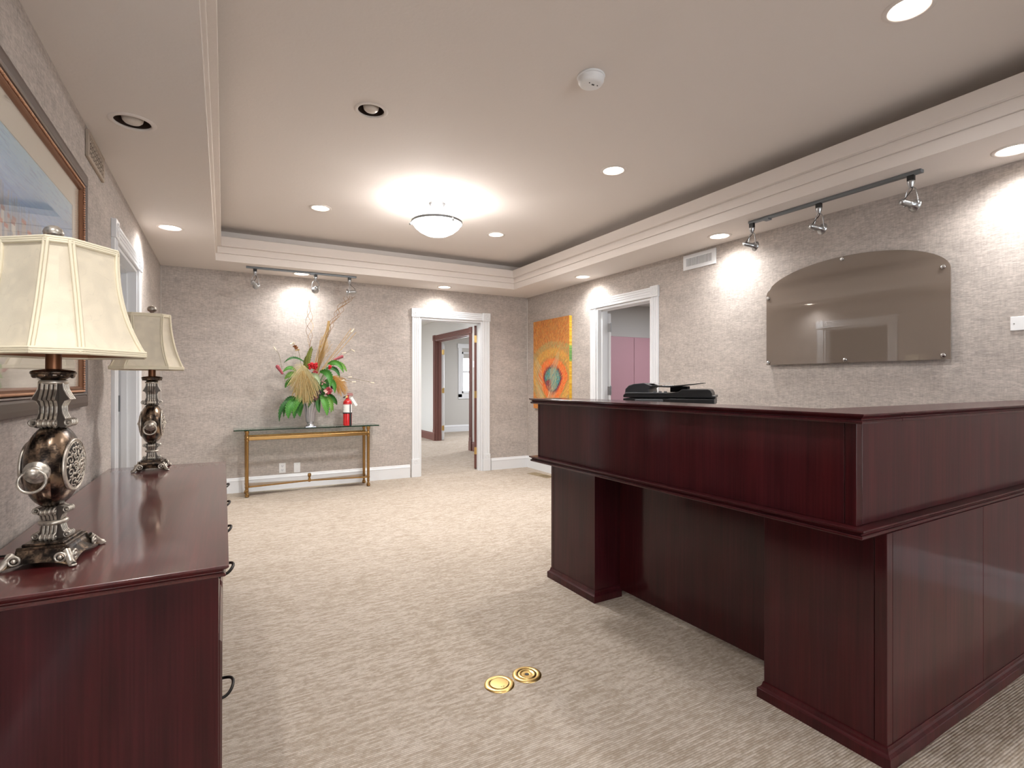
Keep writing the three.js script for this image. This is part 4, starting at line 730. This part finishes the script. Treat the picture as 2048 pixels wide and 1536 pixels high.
{ // framed print over the credenza
  const z0 = 1.42, z1 = 3.064, y0 = 1.105, y1 = 2.163, w = z1 - z0, h = y1 - y0;
  const t = thing('framed_painting', 'large framed painting of a blue waterside town in wide wood and beaded gilt frame', 'framed picture', [XL, y0, z0], Math.PI / 2);
  const loop = [[0, 0], [0, -h], [w, -h], [w, 0]];              // rotateX turns path z into -y
  const F = (prof) => boxUV(sweep(prof, loop, { closed: true, side: -1 }).rotateX(Math.PI / 2));
  const frameM = phy('#4d3c36', 0.42, { clearcoat: 0.2, clearcoatRoughness: 0.3 }), gilt = std('#80583f', 0.4, { metalness: 0.6 }), silver = std('#8d8785', 0.3, { metalness: 0.6 });
  part('outer_moulding', F([[0, 0.0], [0, 0.022], [-0.004, 0.027], [-0.02, 0.03], [-0.045, 0.03], [-0.054, 0.027], [-0.054, 0.004]]), frameM, t);
  part('silver_bead', F([[-0.054, 0.02], [-0.055, 0.031], [-0.058, 0.035], [-0.062, 0.031], [-0.063, 0.02]]), silver, t);
  part('inner_moulding', F([[-0.063, 0.018], [-0.066, 0.024], [-0.078, 0.022], [-0.084, 0.024], [-0.088, 0.02], [-0.092, 0.012], [-0.092, 0.004]]), gilt, t);
  const beads = [], bg = new THREE.IcosahedronGeometry(0.0048, 1), o = 0.071;
  const run = (ax, ay, bx2, by2) => { const l = Math.hypot(bx2 - ax, by2 - ay), n = Math.round(l / 0.0105); for (let k = 0; k < n; k++) beads.push(bg.clone().translate(ax + (bx2 - ax) * k / n, ay + (by2 - ay) * k / n, 0.0255)); };
  run(o, o, o, h - o); run(o, h - o, w - o, h - o); run(w - o, h - o, w - o, o); run(w - o, o, o, o);
  const bm = part('beading', beads, std('#c79a7c', 0.35, { metalness: 0.6 }), t, 'gilt beading'); bm.userData.kind = 'stuff';
  part('backing', bx(0.03, w - 0.03, 0.03, h - 0.03, 0.001, 0.004), M.paint, t);
  part('mat', boxUV(extrude([[0.085, 0.085], [w - 0.085, 0.085], [w - 0.085, h - 0.085], [0.085, h - 0.085]], 0.003, 0, [new THREE.Path([[0.2, 0.205], [0.2, h - 0.19], [w - 0.19, h - 0.19], [w - 0.19, 0.205]].map((p) => new THREE.Vector2(...p)))]).translate(0, 0, 0.006)), std('#d9d3c6', 0.85), t);
  const pic = canvasTex(1024, 640, (c, W, H) => {
    const r = rng(8), g = c.createLinearGradient(0, 0, 0, H);
    g.addColorStop(0, '#b4dcee'); g.addColorStop(0.28, '#86aede'); g.addColorStop(0.5, '#7f8ea0'); g.addColorStop(0.72, '#66727f'); g.addColorStop(1, '#b5bfc8'); c.fillStyle = g; c.fillRect(0, 0, W, H);
    const dab = (x, y, w2, h2, col, al) => { c.globalAlpha = al; c.fillStyle = col; c.fillRect(x, y, w2, h2); };
    for (let k = 0; k < 700; k++) dab(r() * W, r() * H * 0.35, 20 + 60 * r(), 2 + 4 * r(), ['#a9d3e6', '#7fa8d6', '#c3dbe6', '#5f86bd'][Math.floor(r() * 4)], 0.3);
    for (let k = 0; k < 900; k++) { const x = r() * W, y = H * (0.2 + 0.14 * (x / W) + 0.35 * r()); dab(x, y, 3 + 7 * r(), 20 + 70 * r(), ['#8796a2', '#a8979c', '#6b7888', '#b3a5a0', '#75869a', '#96a39d'][Math.floor(r() * 6)], 0.4); }
    for (let k = 0; k < 150; k++) { const x = r() * W, y = H * (0.36 + 0.3 * r()); const w2 = 8 + 24 * r(), h2 = 16 + 60 * r(); dab(x, y, w2, h2, ['#d9d2c2', '#c9c3bb', '#e3ddcf', '#b7a79a'][Math.floor(r() * 4)], 0.75); dab(x - 3, y - 9, w2 + 6, 12, ['#b5523f', '#c96a4d', '#8f4a45', '#a85c4f'][Math.floor(r() * 4)], 0.85); }
    for (let k = 0; k < 420; k++) { const x = r() * W, y = H * (0.55 + 0.3 * r()); dab(x, y, 2 + 5 * r(), 20 + 80 * r(), ['#3f4c5a', '#5b6b7d', '#d0cdc4', '#6c5f5c', '#2f3c49'][Math.floor(r() * 5)], 0.45); }
    for (let k = 0; k < 520; k++) { const a = r() * 6.28, d = Math.sqrt(r()), x = W * 0.55 + Math.cos(a) * d * W * 0.17, y = H * 0.9 + Math.sin(a) * d * H * 0.23; dab(x, y, 8 + 16 * r(), 8 + 14 * r(), ['#d8a24e', '#c98a3f', '#e0b871', '#b9743a', '#cfae7a'][Math.floor(r() * 5)], 0.6); }
    for (let k = 0; k < 260; k++) dab(r() * W, H * (0.83 + 0.17 * r()), 20 + 60 * r(), 3 + 5 * r(), ['#b9c3cb', '#8a97a6', '#d3cfcb', '#a88f8c'][Math.floor(r() * 4)], 0.4);
    c.globalAlpha = 1;
  });
  const pg = new THREE.BoxGeometry(w - 0.37, h - 0.37, 0.002); part('picture', at(pg, w / 2 + 0.0, h / 2 + 0.005, 0.0055), std('#ffffff', 0.7, { map: pic }), t);
  part('glazing', bx(0.086, w - 0.086, 0.086, h - 0.086, 0.0105, 0.0125), phy('#ffffff', 0.02, { transmission: 1, thickness: 0 }), t);
}
{ // feather canvas
  const zf = 6.30, zn = 5.43, y0 = 0.86, y1 = 2.063, w = zf - zn, h = y1 - y0;
  const t = thing('feather_canvas', 'tall orange and teal canvas of a peacock feather eye on the right wall', 'canvas painting', [XR, y0, zf], -Math.PI / 2);
  const tex = canvasTex(640, 900, (c, W, H) => {
    const r = rng(17), ex = 0.55 * W, ey = 0.665 * H, qx = 0.37 * W, qy = 1.08 * H;
    c.fillStyle = '#c98d4a'; c.fillRect(0, 0, W, H);
    const pick = (a) => a[Math.floor(r() * a.length)];
    const band = (px, py) => {                                   // colour rings round the eye, drawn out downwards to the quill
      const dx = (px - ex) / W, dy = (py - ey) / H, k = dy > 0 ? 0.82 : 1.0, d = Math.hypot(dx * 0.52 * (1 + 2.2 * Math.max(0, dy)), dy * 0.94 * k);
      if (d < 0.105) return dx > -0.17 && dx < -0.03 && dy > 0.02 ? pick(['#7a1f3c', '#8d2a45', '#5f1b38']) : pick(['#2f8f98', '#3aa0a5', '#256f80', '#4fb0ad', '#2a7f8a']);
      if (d < 0.122) return pick(['#3b2a4a', '#4a2a4f', '#5a2f45', '#2c3550']);
      if (d < 0.138) return pick(['#b2352a', '#9c2f33', '#c9482a']);
      if (d < 0.205) return pick(['#e8642a', '#ef7a2b', '#df5527', '#f08a33']);
      if (d < 0.235) return pick(['#d98a3f', '#a9924a', '#c77a3b', '#8f9a5a']);
      if (d < 0.31) return pick(['#d9a045', '#e0b155', '#c98b3f', '#b5a455', '#d4853c']);
      if (d < 0.38) return pick(['#b98a4a', '#9a9a66', '#c07a42', '#a5a06c']);
      return px > W * 0.62 && py > H * 0.3 ? pick(['#6f9a5a', '#8a9f5a', '#c98743', '#5f8f6a', '#d08b45', '#b87a3f']) : pick(['#d17a34', '#c0662f', '#cf9444', '#a85a30', '#b08f58', '#c67c3c']);
    };
    for (let k = 0; k < 26000; k++) {
      const x = r() * W, y = r() * H, dx = x - qx, dy = y - qy, l = Math.hypot(dx, dy) || 1, bend = (x - qx) / W * 0.5, ang = Math.atan2(dy, dx) + bend * 0.5 + (r() - 0.5) * 0.18, s = 10 + 22 * r();
      const col = new THREE.Color(band(x, y)); col.offsetHSL((r() - 0.5) * 0.03, 0, (r() - 0.5) * 0.26); c.strokeStyle = '#' + col.getHexString(); c.globalAlpha = 0.8; c.lineWidth = 1.2 + 1.6 * r(); c.beginPath(); c.moveTo(x, y); c.lineTo(x + Math.cos(ang) * s, y + Math.sin(ang) * s); c.stroke();
    }
    c.globalAlpha = 0.55;                                         // pale barbs either side and the quill
    for (let k = 0; k < 420; k++) { const f = r(), sd = r() < 0.5 ? -1 : 1, x0 = qx + sd * (20 + 60 * f), y0b = H * (1.02 - 0.5 * f), l = 60 + 120 * r(); c.strokeStyle = pick(['#e3c9a0', '#d9b98a', '#a9b48c', '#c2744a', '#7fa09a']); c.lineWidth = 1 + 1.6 * r(); c.beginPath(); c.moveTo(x0, y0b); c.quadraticCurveTo(x0 + sd * l * 0.6, y0b - l * 0.3, x0 + sd * l, y0b - l * 1.1); c.stroke(); }
    c.globalAlpha = 1; c.strokeStyle = '#e8d3b0'; c.lineWidth = 5; c.beginPath(); c.moveTo(qx - 4, H); c.quadraticCurveTo(qx + 4, H * 0.9, ex - W * 0.06, H * 0.8); c.stroke();
  });
  const face = new THREE.PlaneGeometry(w, h).translate(w / 2, h / 2, 0.0402);
  const side = canvasTex(32, 512, (c, W, H) => { const r = rng(4); for (let k = 0; k < 700; k++) { const y = r() * H, f = y / H; c.globalAlpha = 0.8; c.fillStyle = f > 0.3 && f < 0.47 ? ['#6f9a50', '#5b8f55', '#8fae58'][Math.floor(r() * 3)] : ['#d9a92c', '#e0b23a', '#cc9a2a', '#e8c250'][Math.floor(r() * 4)]; c.fillRect(0, y, W, 8); } });
  const body = new THREE.BoxGeometry(w, h, 0.039).translate(w / 2, h / 2, 0.0205);
  part('painted_edge', body, std('#ffffff', 0.75, { map: side }), t); part('painted_face', face, std('#ffffff', 0.7, { map: tex }), t);
}
{ // arched smoked panel
  const zf = 2.703, zn = 1.487, w = zf - zn, y0 = 1.355, sp = 0.545, rise = 0.203;
  const t = thing('arched_panel', 'arched smoked acrylic sign panel on round metal standoffs, right wall', 'sign panel', [XR, y0, zf], -Math.PI / 2);
  const s = new THREE.Shape(); s.moveTo(0, 0); s.lineTo(w, 0); s.lineTo(w, sp); s.absellipse(w / 2, sp, w / 2, rise, 0, Math.PI, false); s.lineTo(0, 0);
  part('panel', new THREE.ExtrudeGeometry(s, { depth: 0.006, bevelEnabled: false, curveSegments: 40 }).translate(0, 0, 0.026), phy('#85776c', 0.01, { transmission: 0.3, thickness: 0, ior: 1.9 }), t);
  for (const [x, y] of [[0.016, 0.02], [w / 2, 0.02], [w - 0.035, 0.025], [0.016, sp - 0.012], [w / 2 - 0.02, sp + rise - 0.018], [w - 0.035, sp + 0.015]].map(([a, b], k) => [a, b])) part('standoff', [at(cyl(0.007, 0.007, 0.026, 16).rotateX(Math.PI / 2), x, y, 0.013), at(lathe([[0, 0.01], [0.011, 0.0095], [0.0135, 0.006], [0.0135, 0], [0, 0]], 20).rotateX(Math.PI / 2), x, y, 0.032)], M.chrome, t);
}

// ---------------------------------------------------------------- track lights
function trackHead(par, x, yTop, aim, lean, k) {                // hangs at local x; aim turns the lamp about the vertical, lean tips it down
  const h = new THREE.Group(); h.name = k ? 'track_head_00' + k : 'track_head'; h.position.set(x, yTop, 0); par.add(h);
  mesh('adapter', bx(-0.018, 0.018, -0.032, 0, -0.012, 0.012, 0.003), M.black, h);
  mesh('collar', [at(lathe([[0.019, 0], [0.02, -0.008], [0.016, -0.022], [0.011, -0.034], [0.008, -0.04], [0, -0.041]], 24), 0, -0.032, 0)], M.nickel, h);
  const g = []; for (const s of [-1, 1]) g.push(tube([[s * 0.006, -0.066, 0], [s * 0.026, -0.084, 0], [s * 0.037, -0.12, 0], [s * 0.04, -0.15, 0], [s * 0.039, -0.166, 0]], 0.0034, 20, 7), at(cyl(0.005, 0.005, 0.01, 10).rotateZ(Math.PI / 2), s * 0.041, -0.166, 0));
  mesh('yoke', g.map((q) => q.rotateY(aim)), M.nickel, h);
  const L = (q) => q.rotateX(Math.PI / 2 + lean).translate(0, -0.166, 0).rotateY(aim);
  mesh('lamp_body', [L(at(lathe([[0, -0.074], [0.012, -0.073], [0.0175, -0.066], [0.0185, -0.02], [0.0185, 0.0], [0.03, 0.012], [0.037, 0.022], [0.0385, 0.03], [0.0355, 0.031], [0.034, 0.024], [0.015, 0.004], [0, 0.003]], 28), 0, 0, 0))], M.nickel, h);
  mesh('bulb', [L(at(lathe([[0, 0.02], [0.02, 0.021], [0.034, 0.0265]], 24), 0, 0, 0))], std('#d8d5cf', 0.2), h);
  mesh('flex', [tube([[0, -0.06, 0], [-0.018, -0.085, -0.012], [-0.03, -0.12, -0.05], [-0.012, -0.15, -0.062], [0, -0.16, -0.052]], 0.0024, 24, 6).rotateY(aim)], M.black, h);
}
{
  const t = thing('track_light', 'grey track light of three unlit silver heads on the right soffit above the arched panel', 'track light', [3.51, SOF, 2.628], -Math.PI / 2, 'track lights');
  part('track', bx(0, 1.127, -0.02, 0, -0.0175, 0.0175, 0.002), M.trackGrey, t);
  part('feed_box', bx(0.125, 0.17, -0.03, 0, -0.021, 0.021, 0.003), M.trackGrey, t);
  trackHead(t, 0.02, -0.02, Math.PI - 0.3, 0.15, 0); trackHead(t, 0.53, -0.02, Math.PI - 0.3, 0.15, 1); trackHead(t, 1.07, -0.02, Math.PI - 0.3, 0.15, 2);
}
{
  const t = thing('track_light', 'rear track light with three unlit heads on the back soffit above the flowers', 'track light', [0.206, SOF, 6.17], 0, 'track lights');
  part('track', bx(0, 1.135, -0.02, 0, -0.0175, 0.0175, 0.002), M.trackGrey, t);
  part('feed_box', bx(0.63, 0.68, -0.028, 0, -0.021, 0.021, 0.003), M.trackGrey, t);
  trackHead(t, 0.085, -0.02, Math.PI - 0.5, 0.35, 0); trackHead(t, 0.69, -0.02, Math.PI, 0.2, 1); trackHead(t, 1.06, -0.02, Math.PI + 1.2, 0.05, 2);
}

// ---------------------------------------------------------------- floor fittings
for (const [X, Z, open, label] of [[0.971, 1.872, false, 'round brass floor outlet with closed lid, left of the pair in the carpet'], [1.103, 1.878, true, 'round brass floor outlet with dark centre hole, right of the pair in the carpet']]) {
  const t = thing('floor_outlet', label, 'floor outlet', [X, 0, Z], 0, 'brass floor outlets');
  t.scale.set(1.08, 1, 1.08);
  part('ring', lathe([[0.037, 0.004], [0.041, 0.0065], [0.05, 0.006], [0.0555, 0.003], [0.0565, 0]], 48), M.brassBright, t);
  if (!open) { part('lid', lathe([[0, 0.0062], [0.033, 0.0062], [0.0345, 0.005], [0.0355, 0.002]], 44), M.brassBright, t); part('engraving', [bx(-0.007, -0.002, 0.0061, 0.0066, 0.024, 0.027), bx(0.001, 0.008, 0.0061, 0.0066, 0.0245, 0.0275)], M.black, t); }
  else { part('lid', lathe([[0.008, 0.0035], [0.018, 0.0045], [0.024, 0.003], [0.025, 0.0058], [0.033, 0.0058], [0.0355, 0.002]], 44), M.brassBright, t); part('hole', at(cyl(0.0085, 0.0085, 0.003, 20), 0, 0.0025, 0), M.black, t); }
}
{
  const t = thing('floor_register', 'flat brown floor register in the carpet at the far right corner', 'vent', [3.655, 0, 5.85], 0.1);
  part('frame', [bx(-0.075, -0.062, 0, 0.005, -0.21, 0.21, 0.001), bx(0.062, 0.075, 0, 0.005, -0.21, 0.21, 0.001), bx(-0.062, 0.062, 0, 0.005, -0.21, -0.197, 0.001), bx(-0.062, 0.062, 0, 0.005, 0.197, 0.21, 0.001)], std('#9c8a6c', 0.5), t);
  part('well', bx(-0.062, 0.062, 0.0005, 0.0015, -0.197, 0.197), std('#3a2f22', 0.9), t);
  for (let k = 0; k < 14; k++) part('louver', bx(-0.062, 0.062, -0.0006, 0.0006, -0.01, 0.01).rotateX(k < 8 ? 0.05 : 0.9).translate(0, 0.0042, -0.183 + k * 0.0282).scale(1, k < 8 ? 1 : 0.3, 1), std('#8f7d60', 0.5), t);
}

// ---------------------------------------------------------------- office machine behind the counter
{
  const t = thing('multifunction_printer', 'black office printer and scanner with open paper tray behind the raised counter', 'printer', [2.852, 0.775, 2.789], DEG(-52));   // local x toward the camera side, z to the room
  const b = phy('#1d1e20', 0.42, { clearcoat: 0.2, clearcoatRoughness: 0.4 }), gy = std('#5e6165', 0.5), wp = std('#e8e9ea', 0.5);
  part('body', [bx(-0.28, 0.29, -0.73, 0.285, -0.25, 0.22, 0.012)], b, t);
  for (const y of [-0.68, -0.52, -0.36, -0.2]) part('paper_drawer', bx(-0.27, 0.28, y, y + 0.14, 0.215, 0.232, 0.006), gy, t);
  for (const x of [-0.24, 0.25]) for (const z of [-0.2, 0.17]) part('caster', at(cyl(0.022, 0.022, 0.03, 16).rotateZ(Math.PI / 2), x, -0.752, z), M.black, t);
  part('scanner_base', bx(-0.3, 0.305, 0.285, 0.33, -0.26, 0.235, 0.006), b, t);
  const Y0 = 0.316, X = (q) => -0.3 + 0.6 * q;                   // heights above the glass, widths as fractions
  part('lid', extrude([[X(0), 0.02], [X(1.02), 0.02], [X(1.02), 0.034], [X(0.985), 0.035], [X(0.985), 0.05], [X(0.965), 0.072], [X(0.94), 0.078], [X(0.66), 0.076], [X(0.63), 0.062], [X(0.52), 0.05], [X(0.02), 0.046], [X(0.0), 0.036]].map(([x, y]) => [x, Y0 + y]), 0.46, 0.003).translate(0, 0, -0.235), b, t);
  part('document_feeder', extrude([[X(0.015), 0.048], [X(0.3), 0.05], [X(0.29), 0.08], [X(0.33), 0.1], [X(0.235), 0.121], [X(0.12), 0.115], [X(0.06), 0.104], [X(0.02), 0.078]].map(([x, y]) => [x, Y0 + y]), 0.4, 0.005).translate(0, 0, -0.19), std('#34363a', 0.42), t);
  part('feeder_strip', bx(X(0.02), X(0.5), Y0 + 0.0475, Y0 + 0.0545, 0.222, 0.234, 0.002), gy, t);
  part('input_tray', extrude([[X(0.28), 0.094], [X(0.52), 0.09], [X(0.89), 0.118], [X(0.892), 0.1215], [X(0.5), 0.099], [X(0.3), 0.104]].map(([x, y]) => [x, Y0 + y]), 0.32, 0.002).translate(0, 0, -0.13), b, t);
  part('tray_support', [bx(X(0.5), X(0.7), Y0 + 0.055, Y0 + 0.097, -0.16, 0.04, 0.004)], M.blackMatt, t);
  part('paper_guide', [...[0, 1, 2, 3, 4, 5].map((k) => bx(X(0.44) + k * 0.0135, X(0.44) + k * 0.0135 + 0.008, Y0 + 0.1, Y0 + 0.106, 0.16, 0.185, 0.001)), bx(X(0.17), X(0.24), Y0 + 0.103, Y0 + 0.112, 0.205, 0.212, 0.001)], wp, t);
  part('paper', bx(X(0.26), X(0.47), Y0 + 0.117, Y0 + 0.1205, -0.16, 0.1), wp, t);
  for (const q of [0.34, 0.4, 0.46]) part('roller', bx(X(q), X(q + 0.035), Y0 + 0.054, Y0 + 0.064, 0.19, 0.2, 0.002), gy, t);
  part('control_panel', bx(X(0.15), X(0.46), Y0 - 0.01, Y0 + 0.008, 0.236, 0.27, 0.003), gy, t);
}
// ---------------------------------------------------------------- pink cupboards in the side room
{
  const t = thing('cupboard', 'tall pinkish laminate double cupboard seen through the right doorway', 'cupboard', [5.62, 0, 6.2]);
  part('carcass', bx(-0.75, 0.75, 0, 1.91, -0.14, 0.08), M.pinkWood, t);
  for (const [a, b] of [[-0.745, -0.148], [-0.142, 0.745]]) { const d = part('door', bx(a, b, 0.03, 1.9, 0.081, 0.1, 0.003), M.pinkWood, t); mesh('pull', [bx(a < -0.5 ? b - 0.04 : a + 0.03, a < -0.5 ? b - 0.03 : a + 0.04, 0.85, 0.98, 0.1, 0.118, 0.003)], M.nickel, d); }
}
renderer.render(scene, camera);
